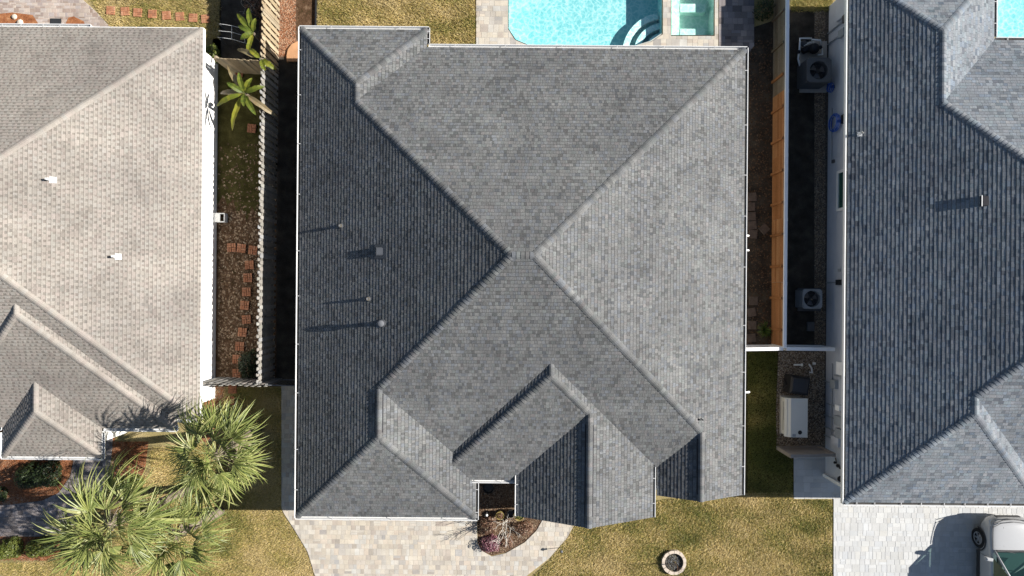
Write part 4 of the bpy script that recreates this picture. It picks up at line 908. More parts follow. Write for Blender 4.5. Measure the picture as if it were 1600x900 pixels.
# ------------------------------------------------------------------ machines beside the right house
def ac_unit(name, px, py, sz, h, label, body, fan_r, lid='unit_grey', slats=True, rz=0.0):
    p = P(px, py, h); root = empty(name, (p.x, p.y, .06), label, 'air conditioner', rz=rz)
    b = MB(); b.box((0, 0, h / 2 - .15), (sz * .94, sz * .94, h - .3)); b.add([(x * sz * .47, y * sz * .47, z) for z in (h - .3, h - .08) for x, y in ((-1, -1), (1, -1), (1, 1), (-1, 1))], [(0, 1, 5, 4), (1, 2, 6, 5), (2, 3, 7, 6), (3, 0, 4, 7)]); body_o = b.build('cabinet', body, root)
    if slats:
        for s_ in (-1, 1):
            for j in range(9):
                for ax in (0, 1):
                    m = MB(); q = (s_ * sz * .475, 0, .08 + j * (h - .2) / 9) if ax == 0 else (0, s_ * sz * .475, .08 + j * (h - .2) / 9)
                    m.box(q, (.012, sz * .86, .03) if ax == 0 else (sz * .86, .012, .03)); m.build('louvre', lid, body_o)
    n = 28; t = MB(); ring = [(fan_r * math.cos(2 * math.pi * k / n), fan_r * math.sin(2 * math.pi * k / n)) for k in range(n)]
    sq = []
    for k in range(n):
        a = 2 * math.pi * k / n; c, s_ = math.cos(a), math.sin(a); m = max(abs(c), abs(s_)); rr = min(sz / 2 / m, sz / 2 * 1.28); sq.append((c * rr, s_ * rr))
    for k in range(n):
        j = (k + 1) % n
        t.face([(*ring[k], h - .03), (*sq[k], h), (*sq[j], h), (*ring[j], h - .03)]); t.face([(*sq[k], h - .1), (*sq[j], h - .1), (*sq[j], h), (*sq[k], h)]); t.face([(*ring[k], h - .25), (*ring[k], h - .03), (*ring[j], h - .03), (*ring[j], h - .25)])
    t.build('lid', lid, root)
    w_ = MB(); w_.face([(*q, h - .25) for q in ring]); w_.build('fan_well', 'black_plastic', root)
    for k in range(3):
        a = 2 * math.pi * k / 3 + .4; m = MB(); pts = []
        for r, da in ((.12, -.35), (.88, -.5), (.9, .5), (.12, .2)): pts.append((fan_r * r * math.cos(a + da), fan_r * r * math.sin(a + da), h - .17 + .05 * da))
        m.face(pts); m.build('fan_blade', 'blade_grey', root)
    m = MB(); m.lathe([(0, .03), (fan_r * .2, .02), (fan_r * .2, -.05)], (0, 0, h - .13), 14); m.build('fan_motor', 'black_metal', root)
    for k in range(6):
        m = MB(); a = k * math.pi / 6; m.tube([(fan_r * math.cos(a), fan_r * math.sin(a), h - .03), (0, 0, h - .015), (-fan_r * math.cos(a), -fan_r * math.sin(a), h - .03)], .004, 4); m.build('guard_wire', 'black_metal', root)
    m = MB(); m.lathe([(fan_r * .55, .004), (fan_r * .57, .008), (fan_r * .59, .004)], (0, 0, h - .02), 20); m.build('guard_wire', 'black_metal', root)
    return root
pad = MB(); p = P(1270, 105); pad.box((p.x + .0, p.y, .03), (1.05, 2.0, .07), ch=.01); tag(pad.build('equipment_pad', 'concrete'), 'tan concrete slab under the pool equipment at the upper right', 'slab')
ac_unit('pool_heater', 1279, 110, .92, 1.0, 'large dark round-cornered pool heater with top fan on the concrete slab', 'unit_dark', .34, lid='unit_dark')
pad = MB(); p = P(1262, 468); pad.box((p.x + .05, p.y, .03), (.9, .9, .06), ch=.01); tag(pad.build('equipment_pad', 'unit_dark'), 'dark base slab under the grey air conditioner', 'slab')
ac_unit('air_conditioner', 1268.5, 467, .74, .78, 'grey square air conditioner with a round top fan beside the right house', 'unit_dark', .31)
b = MB(); p = P(1266, 510); b.box((p.x, p.y, .03), (.28, .36, .06), ch=.01); tag(b.build('utility_slab', 'unit_dark'), 'small dark square slab on the ground below the grey air conditioner', 'slab')
# pool pump and pipes
p0 = P(1262, 72); pp = empty('pool_pump', p0, 'black pool pump and filter with white pipes above the pool heater', 'pump')
def T(x, y, z): return P(x, y, z) - p0
for nm, pts, r, mt in (('pipe', [(1250, 103, .35), (1247, 92, .35), (1249, 78, .45), (1250, 60, .45), (1268, 60, .45)], .035, 'pvc_white'), ('pipe', [(1268, 62, .4), (1282, 63, .4), (1282, 70, .3)], .035, 'pvc_white'), ('pipe', [(1284, 76, .35), (1285, 85, .35), (1278, 86, .35)], .035, 'pvc_white'),
                      ('pump_motor', [(1254, 80, .25), (1272, 72, .25)], .12, 'black_plastic'), ('filter_tank', [(1272, 76, .05), (1272, 76, .55)], .2, 'black_plastic'), ('strainer', [(1256, 68, .05), (1256, 68, .35)], .12, 'unit_dark'), ('valve', [(1248, 81, .3), (1248, 81, .5)], .07, 'black_plastic'), ('valve', [(1282, 74, .2), (1282, 74, .5)], .07, 'black_plastic'),
                      ('cable', [(1256, 72, .5), (1264, 67, .55), (1272, 65, .5), (1270, 72, .55)], .012, 'pvc_white'), ('valve', [(1258, 63, .35), (1264, 63, .35)], .06, 'black_plastic')):
    m = MB(); m.tube([T(*q) for q in pts], r, 12); m.build(nm, mt, pp, smooth=True)
# generator
GH = .75; gx, gy = P(1245, 653, GH).x, P(1245, 653, GH).y
gn = empty('generator', (gx, gy, 0), 'white standby generator with slanted lid on the pebbles', 'generator')
m = MB(); m.box((0, 0, .05), (.74, 1.5, .1), ch=.01); m.build('base', 'concrete', gn)
m = MB(); m.box((0, 0, .38), (.68, 1.40, .56)); m.build('cabinet', 'generator_white', gn)
m = MB(); prof = [(-.40, .52), (-.40, .58), (-.22, .74), (.40, .78), (.40, .62)]
f = [(x, -.74, z) for x, z in prof]; k = [(x, .74, z) for x, z in prof]; m.add(f + k, [(0, 4, 3, 2, 1), (5, 6, 7, 8, 9)] + [((i + 1) % 5, 5 + (i + 1) % 5, 5 + i, i) for i in range(5)]); m.build('lid', 'generator_white', gn)
m = MB(); m.lathe([(0, .012), (.07, .01), (.08, 0)], (.12, -.55, .765), 16); m.build('lock', 'black_plastic', gn)
m = MB(); m.box((-.1, -.66, .757), (.13, .1, .008)); m.build('sticker', 'meter_grey', gn)
m = MB(); m.box((-.346, .1, .42), (.012, .5, .10)); m.box((-.346, .0, .3), (.012, 1.1, .04)); m.build('side_vent', 'unit_grey', gn)
# black storage box / covered unit
bp = P(1250, 603, .7); bk = empty('covered_unit', (bp.x, bp.y, 0), 'black boxy covered unit on the pebbles above the white generator', 'unit')
m = MB(); m.box((0, 0, .36), (.72, .66, .72), rz=-.12, ch=.06); m.build('cabinet', 'black_plastic', bk); m = MB(); m.box((0, .02, .735), (.6, .5, .03), rz=-.12, ch=.01); m.build('lid', 'black_metal', bk)
m = MB(); m.tube([(-.4, -.2, .1), (-.42, 0, .5), (-.38, .2, .1)], .02, 6); m.build('handle', 'black_metal', bk)
# pipes lying on the pebbles, standing hose reel, hoses
m = MB(); m.tube([P(1240.5, 570, .06), P(1253, 570, .06)], .035, 8); m.tube([P(1253, 568, .06), P(1253, 572, .06)], .045, 8); tag(m.build('pipe_stub', 'pvc_white'), 'short straight white pipe lying on the pebbles', 'pipe')
m = MB(); m.tube([P(1264, 569, .06), P(1268, 575, .06), P(1269, 583, .06), P(1265, 581.5, .06)], .035, 8); m.tube([P(1270, 568, .06), P(1274, 568, .06)], .05, 8); tag(m.build('pipe_stub', 'pvc_white'), 'bent white pipe lying on the pebbles near the wall', 'pipe')
def coil(name, c, r, n, mt, label, axis='X', tube=.014, ell=1.25):
    root = empty(name, c, label, 'hose'); m = MB(); pts = []
    for i in range(n * 20 + 1):
        a = 2 * math.pi * i / 20; rr = r * (1 - .05 * math.sin(a * .37)) * (.82 + .18 * (i % 60) / 60); off = .16 * (i / (n * 20) - .5)
        pts.append((off, rr * math.cos(a), rr * ell * math.sin(a)))
    m.tube(pts, tube, 6); m.build('hose_loops', mt, root, smooth=True); m = MB(); m.box((.05, 0, r * .7), (.12, .1, .06)); m.build('hook', 'black_plastic', root); return root
wX = c1 * UN + .40
coil('garden_hose', (wX - .14, P(1288, 192, .8).y, .85), .34, 5, 'hose_blue', 'bright blue garden hose coiled on the wall of the right house')
coil('garden_hose', (wX - .12, P(1290, 137, .4).y, .42), .18, 3, 'hose_blue', 'small dark blue hose coil at the lower edge of the pool heater')
coil('garden_hose', (xl * UN + .25, P(462, 243, 1.9).y, 1.75), .38, 4, 'hose_pale', 'pale hose loop half hidden under the left eave of the dark grey house')
# drain box by the tan house wall
p = P(347, 341); db = empty('crawl_vent', (p.x, p.y, 0), 'small white window-well box at the foot of the bright white wall', 'box')
for q, s_ in (((0, .16, .14), (.42, .03, .28)), ((0, -.16, .14), (.42, .03, .28)), ((.2, 0, .14), (.03, .29, .28))):
    m = MB(); m.box(q, s_); m.build('side', 'white_trim', db)
m = MB(); m.box((-.08, 0, .27), (.24, .29, .02)); m.build('lid', 'white_trim', db)
p = P(87, 36, .05); m = MB(); m.box((p.x, p.y, .045), (.42, .36, .02), ch=.006); tag(m.build('door_mat', 'mat_black'), 'small black mat on the pale patio at the top left', 'mat')
m = MB(); pts = [P(x, y) for x, y in ((449, 88), (451, 78), (457, 70), (468, 65), (490, 65), (490, 97), (449, 97))]; m.prism([(p.x, p.y) for p in pts], 0, .09); tag(m.build('corner_slab', 'concrete_tan'), 'orange-tan slab with a rounded edge at the upper left corner of the dark grey house', 'slab')
m = MB(); p = P(27, 27); 
for i, (x, y, s_) in enumerate(((24, 27, .11), (33, 36, .13))):
    p = P(x, y); m = MB(); m.lathe([(0, s_ * .8), (s_ * .6, s_ * .65), (s_, s_ * .2), (s_ * .9, 0)], (p.x, p.y, .035), 9); tag(m.build('garden_rock', 'ring_stone'), '%s pale rock in the red mulch at the top left patio' % ('upper' if i == 0 else 'lower'), 'rock')

# ------------------------------------------------------------------ plants
def frond_mesh(seed, L=1.0, lp=.8, nleaf=24, mt='palm_leaf'):
    random.seed(seed); b = MB()
    pet = [(0, 0, 0), (lp * .5, 0, .06), (lp, 0, .02)]; b.tube(pet, .018, 5, tone=.8, r2=.010)
    for i in range(nleaf):
        a = math.radians(-74 + 148 * i / (nleaf - 1)) + U(-.03, .03); ln = L * (.55 + .45 * math.cos(a * .8)) * U(.82, 1.1)
        rise = .22 - .30 * abs(a) / 2.2; wd = .019 + .006 * R(); d = Vector((math.cos(a), math.sin(a), 0)); sd_ = Vector((-math.sin(a), math.cos(a), 0)); st = Vector((lp + .06 * math.cos(a), .06 * math.sin(a), .02))
        t = U(.15, .9) if R() > .06 else .98; droop = U(.15, .8); prev = None; bend = U(-.22, .22)
        for k, s_ in enumerate((0, .3, .62, .85, 1.0)):
            c = st + d * (ln * s_) + sd_ * (bend * s_ * s_ * ln) + Vector((0, 0, rise * ln * s_ - droop * ln * s_ ** 2.6)); ww = wd * (.55, 1.0, .8, .42, .04)[k]
            cur = (c + sd_ * ww + Vector((0, 0, ww * .7)), c, c - sd_ * ww + Vector((0, 0, ww * .7)))
            if prev:
                b.face([prev[0], prev[1], cur[1], cur[0]], t); b.face([prev[1], prev[2], cur[2], cur[1]], t * .8 + .02)
            prev = cur
    return b.mesh('frond', mt)
FR = [frond_mesh(100 + i, L=U(.95, 1.12)) for i in range(6)]; FD = frond_mesh(77, L=.7, lp=.6, nleaf=18, mt='palm_dead')
random.seed(21)
def palm(px, py, h, bx, by, n, label, scale=1.0):
    top = P(px, py, h); bs = P(bx, by); root = empty('palm_tree', bs, label, 'tree', 'palm trees in the front yard of the tan house')
    t = top - bs; m = MB(); pts = []; K = 9
    for i in range(K): s_ = i / (K - 1); pts.append(Vector((t.x * s_ ** 1.1, t.y * s_ ** 1.1, t.z * s_ - .02 * (1 - s_))))
    m.tube(pts, .17, 12, r2=.13); tk = m.build('trunk', 'trunk', root, smooth=True)
    for i in range(10):
        a = i * 2.4; q = t + Vector((.16 * math.cos(a), .16 * math.sin(a), -.15 - .07 * i)); m = MB(); m.box(q, (.10, .05, .16), M=Matrix.Rotation(a, 4, 'Z') @ Matrix.Rotation(.5, 4, 'Y')); m.build('boot', 'trunk', tk)
    for i in range(n):
        a = i * 2.39996 + U(-.2, .2); s_ = i / n; el = math.radians((72 if i < 6 else 52 - 70 * s_ ** .9) + U(-16, 16))
        o = link('frond', random.choice(FR), root, t + Vector((.06 * math.cos(a), .06 * math.sin(a), .05 - .25 * s_)), tone=U(0, .2))
        o.rotation_euler = (U(-.6, .6), -el, a); k = scale * U(.62, 1.15) * (.75 if s_ < .15 else 1.0); o.scale = (k, k, k)
    for i in range(4):
        a = U(0, 6.28); o = link('dead_frond', FD, root, t + Vector((0, 0, -.2)), tone=.3); o.rotation_euler = (0, math.radians(48), a)
palm(335, 712, 4.3, 404, 669, 29, 'palm tree with spread fan leaves beside the shaded strip, nearest the dark grey house', 1.05)
palm(168, 822, 5.0, 300, 762, 31, 'large palm tree with fan leaves over the brick walkway at the lower left', 1.12)
palm(272, 838, 3.4, 345, 798, 25, 'lower palm tree with fan leaves at the bottom left, right of the walkway palm', 1.0)

def banana(px, py, h, leaves, label, seed):
    random.seed(seed); tp = P(px, py, h); bs = Vector((tp.x, tp.y, 0)); root = empty('banana_plant', bs, label, 'plant', 'banana plants by the picket fence')
    m = MB(); m.tube([(0, 0, 0), (0, 0, h * .6), (0, 0, h)], .09, 10, r2=.05); m.build('stem', 'trunk', root, smooth=True)
    for az, ln, el, tn, dry in leaves:
        b = MB(); a = math.radians(az); n = 12; rows = []
        for i in range(n + 1):
            s_ = i / n; x = 1.18 * ln * (s_ - .12 * s_ * s_); z = ln * (math.tan(math.radians(el)) * s_ * .7 - .55 * s_ ** 2.2); w_ = .115 * math.sin(math.pi * min(1, .06 + s_ * .95)) ** .6 * (1 if s_ > .12 else .15)
            j = U(.72, 1.0); k = U(.72, 1.0); rows.append(((x, w_ * j, z + w_ * .25), (x, 0, z), (x, -w_ * k, z + w_ * .25)))
        for i in range(n):
            p, q = rows[i], rows[i + 1]; t = min(.98, max(.02, tn + U(-.15, .15)))
            b.face([p[0], p[1], q[1], q[0]], t); b.face([p[1], p[2], q[2], q[1]], t * .85 + .02)
        o = b.build('leaf', 'banana_dry' if dry else 'banana_leaf', root, loc=(0, 0, h)); o.rotation_euler = (0, 0, a)
banana(382, 146, 1.9, [(-115, 1.35, 20, .95, 0), (-160, 1.15, 25, .6, 0), (122, 1.25, 30, .5, 1), (175, 1.0, 15, .3, 1), (-62, .85, 35, .3, 0), (100, .7, 50, .4, 0), (60, .6, 45, .5, 0), (20, .75, 35, .35, 0), (-35, 1.25, 15, .5, 1), (150, .6, 55, .2, 0), (-85, .5, 50, .3, 0)], 'yellow-green banana plant spreading over the side yard beside the white wall', 5)
banana(396, 52, 1.6, [(100, .9, 40, .35, 0), (130, .95, 35, .4, 0), (155, .6, 40, .25, 0), (-105, .8, 30, .8, 0), (-150, .5, 45, .3, 0), (75, .5, 50, .5, 0)], 'green banana plant beside the wire trellis at the top', 6)
banana(408, 92, 1.75, [(155, 1.15, 10, .6, 1), (-35, .6, 25, .6, 0), (-70, .45, 40, .5, 0), (140, .6, 30, .7, 0)], 'partly dry banana plant where the fences meet', 8)
random.seed(31)
def leafcloud(n, rx, ry, rz, size, z0=0.0, shell=.55):
    b = MB()
    for _ in range(n):
        d = Vector((random.gauss(0, 1), random.gauss(0, 1), abs(random.gauss(0, 1)))).normalized(); k = shell + (1 - shell) * R() ** .5; k *= 1 + .16 * math.sin(5 * d.x + 3 * d.y) * math.cos(4 * d.z + 2 * d.y)
        c = Vector((d.x * rx * k, d.y * ry * k, z0 + d.z * rz * k)); a = Vector((random.gauss(0, 1), random.gauss(0, 1), random.gauss(0, .6))).normalized(); nn = (d + Vector((U(-.8, .8), U(-.8, .8), U(-.3, .8)))).normalized(); s_ = nn.cross(a).normalized(); L = size * U(.6, 1.3)
        e = nn.cross(s_); t = U(.03, .97); b.face([c - e * L, c + s_ * L * .45, c + e * L, c - s_ * L * .45], t)
    return b
def shrub(name, px, py, rx, ry, h, n, size, mt, label, group=None, top=None):
    p = P(px, py, h * .5); root = empty(name, (p.x, p.y, 0), label, 'shrub', group)
    leafcloud(n, rx, ry, h, size, z0=.03).build('foliage', mt, root); m = MB()
    for i in range(5):
        a = i * 1.26; m.tube([(0, 0, 0), (rx * .3 * math.cos(a), ry * .3 * math.sin(a), h * .4), (rx * .6 * math.cos(a), ry * .6 * math.sin(a), h * .75)], .012, 5)
    m.build('stem', 'twig_brown', root)
shrub('round_shrub', 42, 745, .40, .55, .8, 1500, .05, 'shrub_dark', 'dark shrub with brown top below the tan porch, left of two')
shrub('round_shrub', 72, 742, .42, .55, .9, 1600, .05, 'shrub_dark', 'dark green shrub below the tan porch, right of two')
shrub('round_shrub', 12, 859, .45, .42, .75, 1700, .045, 'shrub_lime', 'clipped yellow-green shrub at the left edge below the walkway')
shrub('round_shrub', 60, 857, .48, .40, .75, 1700, .045, 'shrub_lime', 'clipped yellow-green shrub below the walkway, right of the pair')
shrub('round_shrub', -4, 774, .3, .3, .5, 700, .05, 'shrub_dark', 'small dark shrub cut by the left edge above the walkway')
shrub('round_shrub', 203, 757, .45, .35, .6, 1200, .05, 'shrub_lime', 'low yellow-green shrub between the red mulch and the palms')
shrub('leafy_bush', 329, 84, .3, .42, .6, 700, .06, 'shrub_lime', 'loose green bush at the upper right corner of the tan roof')
shrub('leafy_bush', 388, 572, .42, .62, .8, 1500, .05, 'shrub_dark', 'dark round bush beside the last stepping stones near the picket fence')
shrub('leafy_bush', 398, 8, .5, .5, .9, 220, .06, 'shrub_rust', 'sparse brown shrub against the fence at the top')
shrub('leafy_bush', 1196, 12, .35, .4, .8, 500, .05, 'shrub_dark', 'dark shrub in the shade beside the pool deck')
shrub('flowering_shrub', 762, 822, .33, .40, .45, 900, .035, 'shrub_rust', 'rust-red low shrub left of the bare tree in the entry bed')
shrub('flowering_shrub', 766, 851, .42, .34, .45, 1100, .035, 'shrub_purple', 'purple-leaved shrub at the rounded tip of the entry bed')
shrub('flowering_shrub', 790, 846, .3, .28, .4, 600, .035, 'shrub_rust', 'reddish shrub below the bare tree in the entry bed')
shrub('flowering_shrub', 818, 826, .42, .3, .3, 500, .035, 'shrub_rust', 'thin brownish ground shrub along the curved walk')
def tuft(px, py, r, n, mt, label, h=.5):
    p = P(px, py, .2); root = empty('grass_tuft', (p.x, p.y, 0), label, 'plant'); b = MB()
    for i in range(n):
        a = U(0, 6.28); ln = r * U(.5, 1.1); d = Vector((math.cos(a), math.sin(a), 0)); s_ = Vector((-d.y, d.x, 0)) * .009; st = d * U(0, .08); t = U(.1, .9)
        k1_, k2_ = st + d * ln * .5 + Vector((0, 0, h * U(.6, 1))), st + d * ln + Vector((0, 0, h * U(.1, .7)))
        b.face([st - s_, st + s_, k1_ + s_, k1_ - s_], t); b.face([k1_ - s_, k1_ + s_, k2_], t)
    b.build('blades', mt, root)
tuft(319, 652, .5, 320, 'grass_lush', 'bright green ornamental grass at the corner of the tan roof')
tuft(1197, 515, .35, 70, 'grass_lush', 'sparse dark weeds in the side yard beside the orange fence', h=.25)
# bare tree, twigs
def bare(name, px, py, h, spread, label, mt, levels=4, r=.035, n0=5, seed=3):
    random.seed(seed); bs = P(px, py); root = empty(name, bs, label, 'tree'); tk = MB(); tk.tube([(0, 0, -.03), (0, 0, h * .22)], r, 8, r2=r * .8); tk.build('trunk', mt, root, smooth=True)
    def grow(m, p, d, L, rr, lv):
        q = p + d * L * .5 + Vector((U(-.04, .04), U(-.04, .04), 0)); e = p + d * L; m.tube([p, q, e], rr, 6, r2=rr * .62)
        if lv:
            for _ in range(2 if lv < 3 else 3):
                nd_ = (d + Vector((U(-1, 1), U(-1, 1), U(-.35, .35))) * .62 * spread).normalized(); grow(m, e, nd_, L * U(.62, .82), rr * .62, lv - 1)
    for i in range(n0):
        a = i * 6.28 / n0 + U(-.3, .3); m = MB(); grow(m, Vector((0, 0, h * .2)), Vector((math.cos(a) * .5 * spread, math.sin(a) * .5 * spread, 1)).normalized(), h * .3, r * .7, levels - 1); m.build('branch', mt, root)
bare('bare_tree', 790, 812, 1.55, .75, 'small leafless pale-barked tree in the entry bed', 'bare_bark', seed=4, r=.026)
bare('bare_shrub', 424, 26, 1.2, 1.6, 'leafless brown shrub leaning over the bark mulch beside the fence', 'twig_brown', levels=3, r=.018, seed=9)
bare('bare_shrub', 398, 14, 1.3, 1.6, 'leafless twiggy shrub in the shade near the trellis', 'bare_bark', levels=3, r=.014, seed=12)
# sapling in a stone ring
random.seed(5); rp = P(1052, 877); ring = empty('tree_ring', rp, 'round stone ring filled with black pebbles in the front lawn', 'planter')
for i in range(12):
    a0, a1 = 2 * math.pi * i / 12 + .02, 2 * math.pi * (i + 1) / 12 - .02; m = MB(); q = [(r_ * math.cos(a), r_ * math.sin(a)) for r_, a in ((.47, a0), (.48, (a0 + a1) / 2), (.47, a1), (.36, a1), (.365, (a0 + a1) / 2), (.36, a0))]; m.prism(q, 0, .15 + U(-.01, .01)); m.build('ring_stone', 'ring_stone', ring)
m = MB(); m.lathe([(0, .05), (.36, .05)], (0, 0, 0), 20); m.build('soil', 'soil_dark', ring)
m = MB()
for _ in range(420):
    r_, a = .35 * math.sqrt(R()), U(0, 6.28); s_ = U(.012, .026); m.lathe([(0, s_), (s_, 0)], (r_ * math.cos(a), r_ * math.sin(a), .05), 5, tone=U(.02, .98))
k = m.build('pebbles', 'gravel_black', ring); k['kind'] = 'stuff'
bare('sapling', 1054, 878, 1.5, .35, 'thin leafless sapling growing from the round stone ring', 'twig_brown', levels=3, r=.016, n0=3, seed=15)
# pots and path lights
def pot(px, py, r, h, mt, label, plant=None):
    p = P(px, py, h); root = empty('plant_pot', (p.x, p.y, 0), label, 'pot'); m = MB(); m.lathe([(0, 0), (r * .7, 0), (r, h), (r * 1.06, h), (r * 1.06, h - .03), (r * .9, h - .01), (r * .86, h - .06), (0, h - .06)], (0, 0, 0), 22); m.build('bowl', mt, root, smooth=False)
    if plant: leafcloud(160, r * .8, r * .8, .15, .03, z0=h - .05).build('foliage', plant, root)
pot(781, 806, .15, .35, 'pot_yellow', 'small yellowish pot at the foot of the bare tree', 'shrub_rust'); pot(811, 806, .19, .4, 'pot_yellow', 'yellow-rimmed pot under the corner of the entry gable', 'shrub_lime'); pot(763, 763, .2, .45, 'pot_black', 'black pot in the shade under the porch eave')
pot(798, 803, .14, .3, 'pot_black', 'small black pot between the two yellow pots')
for px, py, lb in ((876, 855, 'small path light at the lawn edge of the curved walkway'), (761, 799, 'small white path light in the entry bed')):
    p = P(px, py); root = empty('path_light', p, lb, 'light'); m = MB(); m.tube([(0, 0, 0), (0, 0, .4)], .012, 6); m.build('stake', 'galvanised', root)
    m = MB(); m.lathe([(0, .05), (.04, .035), (.06, .0), (.03, -.005)], (0, 0, .45), 14); m.build('shade', 'galvanised' if px > 800 else 'white_metal', root, smooth=True); m = MB(); m.lathe([(.035, .05), (.035, -.04), (0, -.04)], (0, 0, .41), 10); m.build('lens', 'lantern_glass', root)
# curled dark leaf on the roof
q = A.roofpt(1094, 655, 'R'); m = MB(); pts = []
prof = [(-.11, -.03, .02), (-.05, .0, .07), (.02, .035, .06), (.04, .0, .05), (.10, -.03, .03)]
for s_ in (0, 1):
    pts += [(x, y + (.03 if s_ else -.025), z + (.02 if s_ else 0)) for x, y, z in prof]
m.add(pts, [(i, i + 1, 6 + i, 5 + i) for i in range(4)]); o = m.build('curled_leaf', 'black_plastic', loc=q + Vector((0, 0, .015))); tag(o, 'tiny curled black leaf lying on the bright right slope of the dark grey roof', 'leaf')

# ------------------------------------------------------------------ car
def car():
    X0, Y0 = 18.98, -8.55; root = empty('parked_car', (X0, Y0, 0), 'white sport utility car parked nose-up on the pale driveway at the lower right', 'car')
    st = [(0.0, .46, .46, .74), (-.05, .64, .38, .86), (-.16, .79, .30, .95), (-.34, .90, .28, 1.0), (-.6, .945, .27, 1.035), (-1.2, .955, .26, 1.10), (-2.0, .955, .25, 1.12), (-3.2, .955, .25, 1.13), (-4.2, .94, .28, 1.13), (-4.6, .90, .34, 1.10), (-4.72, .80, .45, .95)]
    b = MB(); rings = []
    for y, w_, zb, zt in st:
        zm = zb + (zt - zb) * .55
        half = [(0, zb), (w_ * .8, zb), (w_ * .96, zb + .08), (w_, zm), (w_ * .985, zt - .13), (w_ * .93, zt - .035), (w_ * .72, zt), (w_ * .4, zt + .018), (0, zt + .026)]
        rings.append([(x, y, z) for x, z in half] + [(-x, y, z) for x, z in reversed(half[1:-1])])
    n = len(rings[0])
    for i in range(len(rings) - 1): b.add(rings[i] + rings[i + 1], [(k, (k + 1) % n, n + (k + 1) % n, n + k) for k in range(n)])
    b.face(rings[0][::-1]); b.face(rings[-1])
    body = b.build('body', 'car_white', root, smooth=True); bm = bmesh.new(); bm.from_mesh(body.data); bmesh.ops.remove_doubles(bm, verts=bm.verts, dist=.001); bmesh.ops.recalc_face_normals(bm, faces=bm.faces)
    for f in bm.faces: f.smooth = True
    bm.to_mesh(body.data); bm.free(); sm = body.modifiers.new('smooth', 'SUBSURF'); sm.levels = 2; sm.render_levels = 2
    def panel(name, pts, mt, parent=root, th=.0):
        m = MB(); m.face(pts); return m.build(name, mt, parent)
    # greenhouse: base line on the shoulders, roof plate above
    bw, rw = .80, .62; yw0, yw1, yb0, yb1 = -1.18, -1.92, -4.05, -4.5; zb, zr = 1.10, 1.70
    panel('windscreen', [(-bw + .06, yw0, zb + .03), (bw - .06, yw0, zb + .03), (rw - .02, yw1, zr - .03), (-rw + .02, yw1, zr - .03)], 'windscreen')
    for s_ in (-1, 1):
        q = [(s_ * (bw + .05), yw0 - .25, zb), (s_ * (bw + .05), yb1 + .1, zb), (s_ * rw, yb0, zr - .04), (s_ * rw, yw1 - .02, zr - .04)]
        panel('side_window', q, 'glass_green')
        m = MB(); m.tube([(s_ * (bw + .0), yw0 + .02, zb - .02), (s_ * (rw + .01), yw1, zr - .02), (s_ * (rw + .01), yb0, zr - .02), (s_ * (bw + .02), yb1, zb)], .04, 6); m.build('pillar', 'car_white', root, smooth=True)
        for yy in (-2.7, -3.6):
            m = MB(); m.tube([(s_ * (bw + .05), yy, zb), (s_ * rw, yy, zr - .04)], .035, 6); m.build('pillar', 'car_trim', root)
        m = MB(); m.tube([(s_ * .58, yw1 - .2, zr + .06), (s_ * .58, yb0, zr + .06)], .02, 6); m.build('roof_rail', 'car_trim', root)
        # mirror
        m = MB(); m.box((s_ * 1.08, yw0 - .26, 1.17), (.27, .13, .17), rz=s_ * .18, ch=.04); mi = m.build('mirror', 'car_white', root)
        m = MB(); m.tube([(s_ * .9, yw0 - .25, 1.08), (s_ * 1.0, yw0 - .27, 1.14)], .03, 6); m.build('mirror_arm', 'car_trim', mi)
        # lamps
        m = MB(); m.add([(s_ * .55, -.02, .74), (s_ * .80, -.13, .74), (s_ * .86, -.30, .90), (s_ * .60, -.10, .90), (s_ * .55, .0, .70)], [(0, 1, 2, 3)]); m.build('headlight', 'car_lamp', root)
        # wheels
        for yy in (-.93, -3.72):
            wr = bpy.data.objects.new('wheel', None); COL.objects.link(wr); wr.parent = root; wr.location = (s_ * .86, yy, .375)
            Mx = Matrix.Rotation(s_ * math.pi / 2, 4, 'Y')
            m = MB(); m.lathe([(.235, .10), (.30, .125), (.355, .11), (.375, .06), (.375, -.10), (.30, -.12)], (0, 0, 0), 28, M=Mx); m.build('tyre', 'tyre', wr, smooth=True)
            m = MB(); m.lathe([(.24, .10), (.225, .09), (.215, .02), (.20, .0), (0, .0)], (0, 0, 0), 28, M=Mx); m.build('rim', 'car_trim', wr)
            m = MB()
            for k in range(6):
                a = k * math.pi / 3; c = Mx @ Vector((.13 * math.cos(a), .13 * math.sin(a), .07)); m.box(c, (.20, .055, .03), M=Mx @ Matrix.Rotation(a, 4, 'Z'))
            m.lathe([(0, .10), (.055, .095), (.06, .06)], (0, 0, 0), 12, M=Mx); m.lathe([(.205, .095), (.24, .105), (.24, .08)], (0, 0, 0), 28, M=Mx); m.build('spokes', 'alloy', wr)
            m = MB(); n2 = 16; pr = []
            for k in range(n2 + 1):
                a = math.pi * k / n2; pr.append((math.cos(a), math.sin(a)))
            for k in range(n2):
                (c0, s0), (c1_, s1_) = pr[k], pr[k + 1]
                m.face([(s_ * .965, yy + c0 * .41, .37 + s0 * .41), (s_ * .965, yy + c1_ * .41, .37 + s1_ * .41), (s_ * .97, yy + c1_ * .47, .37 + s1_ * .47), (s_ * .97, yy + c0 * .47, .37 + s0 * .47)])
                m.face([(s_ * .965, yy + c0 * .41, .37 + s0 * .41), (s_ * .965, yy + c1_ * .41, .37 + s1_ * .41), (s_ * .80, yy + c1_ * .41, .37 + s1_ * .41), (s_ * .80, yy + c0 * .41, .37 + s0 * .41)])
            m.build('wheel_arch', 'car_trim', root)
        m = MB(); m.box((s_ * .93, -2.32, .36), (.03, 1.85, .16), ch=.01); m.build('sill_trim', 'car_trim', root)
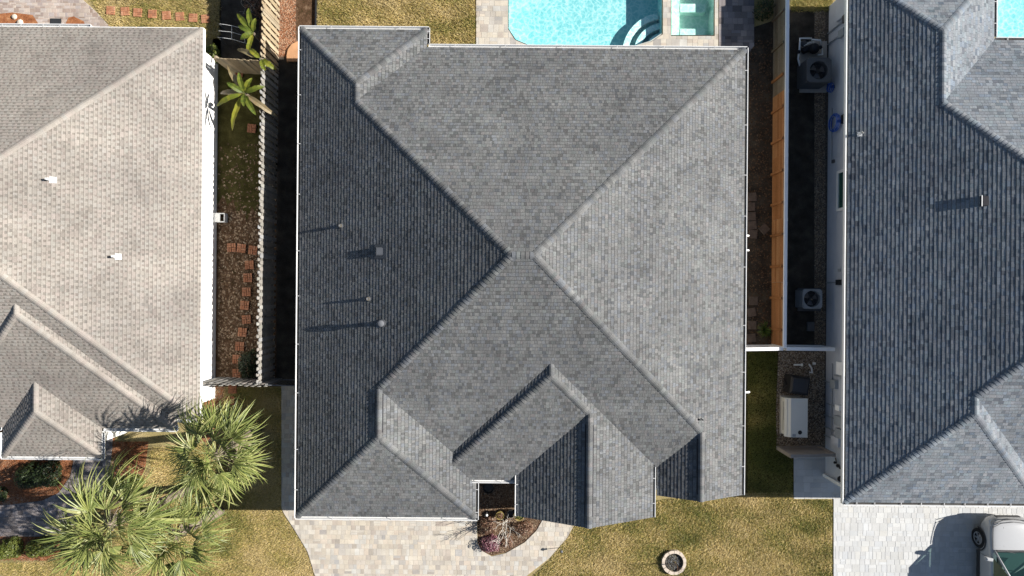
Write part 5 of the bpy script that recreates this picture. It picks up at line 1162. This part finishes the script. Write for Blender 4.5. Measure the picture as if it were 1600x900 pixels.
        for yy in (-1.45, -2.62, -3.35):
            m = MB(); m.tube([(s_ * .957, yy, .5), (s_ * .965, yy, .8), (s_ * .945, yy, 1.02)], .006, 4); m.build('door_seam', 'car_trim', root)
        for yy in (-2.45, -3.2):
            m = MB(); m.box((s_ * .975, yy, .93), (.03, .2, .035), ch=.008); m.build('door_handle', 'car_trim', root)
        m = MB(); m.tube([(s_ * .40, -.30, .985), (s_ * .46, -.8, 1.045), (s_ * .46, -1.02, 1.07)], .022, 8); m.build('bonnet_crease', 'car_white', root, smooth=True)
        m = MB(); m.tube([(s_ * .80, -.25, .99), (s_ * .845, -.7, 1.045), (s_ * .86, -1.12, 1.075)], .012, 5); m.build('bonnet_seam', 'car_trim', root)
    m = MB(); m.box((0, (yw1 + yb0) / 2, zr), (rw * 2 + .06, yw1 - yb0 + .06, .06), ch=.05); rf = m.build('roof', 'car_white', root, smooth=False)
    panel('rear_window', [(-bw + .1, yb1, zb + .05), (bw - .1, yb1, zb + .05), (rw - .04, yb0, zr - .04), (-rw + .04, yb0, zr - .04)], 'windscreen')
    m = MB(); m.tube([(-.78, -.17, .985), (-.4, -.05, .955), (0, -.02, .94), (.4, -.05, .955), (.78, -.17, .985)], .016, 6); m.tube([(-.80, -.30, 1.005), (-.5, -.16, .985), (0, -.11, .975), (.5, -.16, .985), (.80, -.30, 1.005)], .010, 6); m.build('bonnet_seam', 'car_trim', root)
    m = MB(); m.box((0, -.005, .62), (.9, .03, .16), ch=.01); m.build('grille', 'car_trim', root); m = MB(); m.box((0, yw0 + .01, 1.118), (1.5, .10, .03), ch=.01); m.build('cowl', 'car_trim', root)
    m = MB(); m.box((0, -1.62, 1.08), (1.45, .5, .08), ch=.03); m.build('dashboard', 'car_trim', root); m = MB(); m.box((0, -2.8, .75), (1.5, 2.6, .1)); m.build('cabin_floor', 'car_trim', root)
    for s_ in (-1, 1):
        m = MB(); m.box((s_ * .38, -2.35, 1.1), (.5, .16, .6), ch=.05); m.box((s_ * .38, -2.1, .92), (.5, .5, .16), ch=.05); m.box((s_ * .38, -2.36, 1.48), (.26, .1, .18), ch=.04); m.build('seat', 'seat_teal', root)
    m = MB(); m.lathe([(.17, 0), (.185, .012), (.20, 0), (.185, -.012), (.17, 0)], (-.38, -1.88, 1.14), 20, M=Matrix.Rotation(math.radians(65), 4, 'X')); m.build('steering_wheel', 'car_trim', root)
    m = MB(); m.tube([(-.4, yw0 + .02, 1.135), (-.05, yw0 - .04, 1.15)], .01, 5); m.tube([(.1, yw0 + .02, 1.135), (.5, yw0 - .04, 1.15)], .01, 5); m.build('wiper', 'car_trim', root)
    root.rotation_euler.z = .0
car()
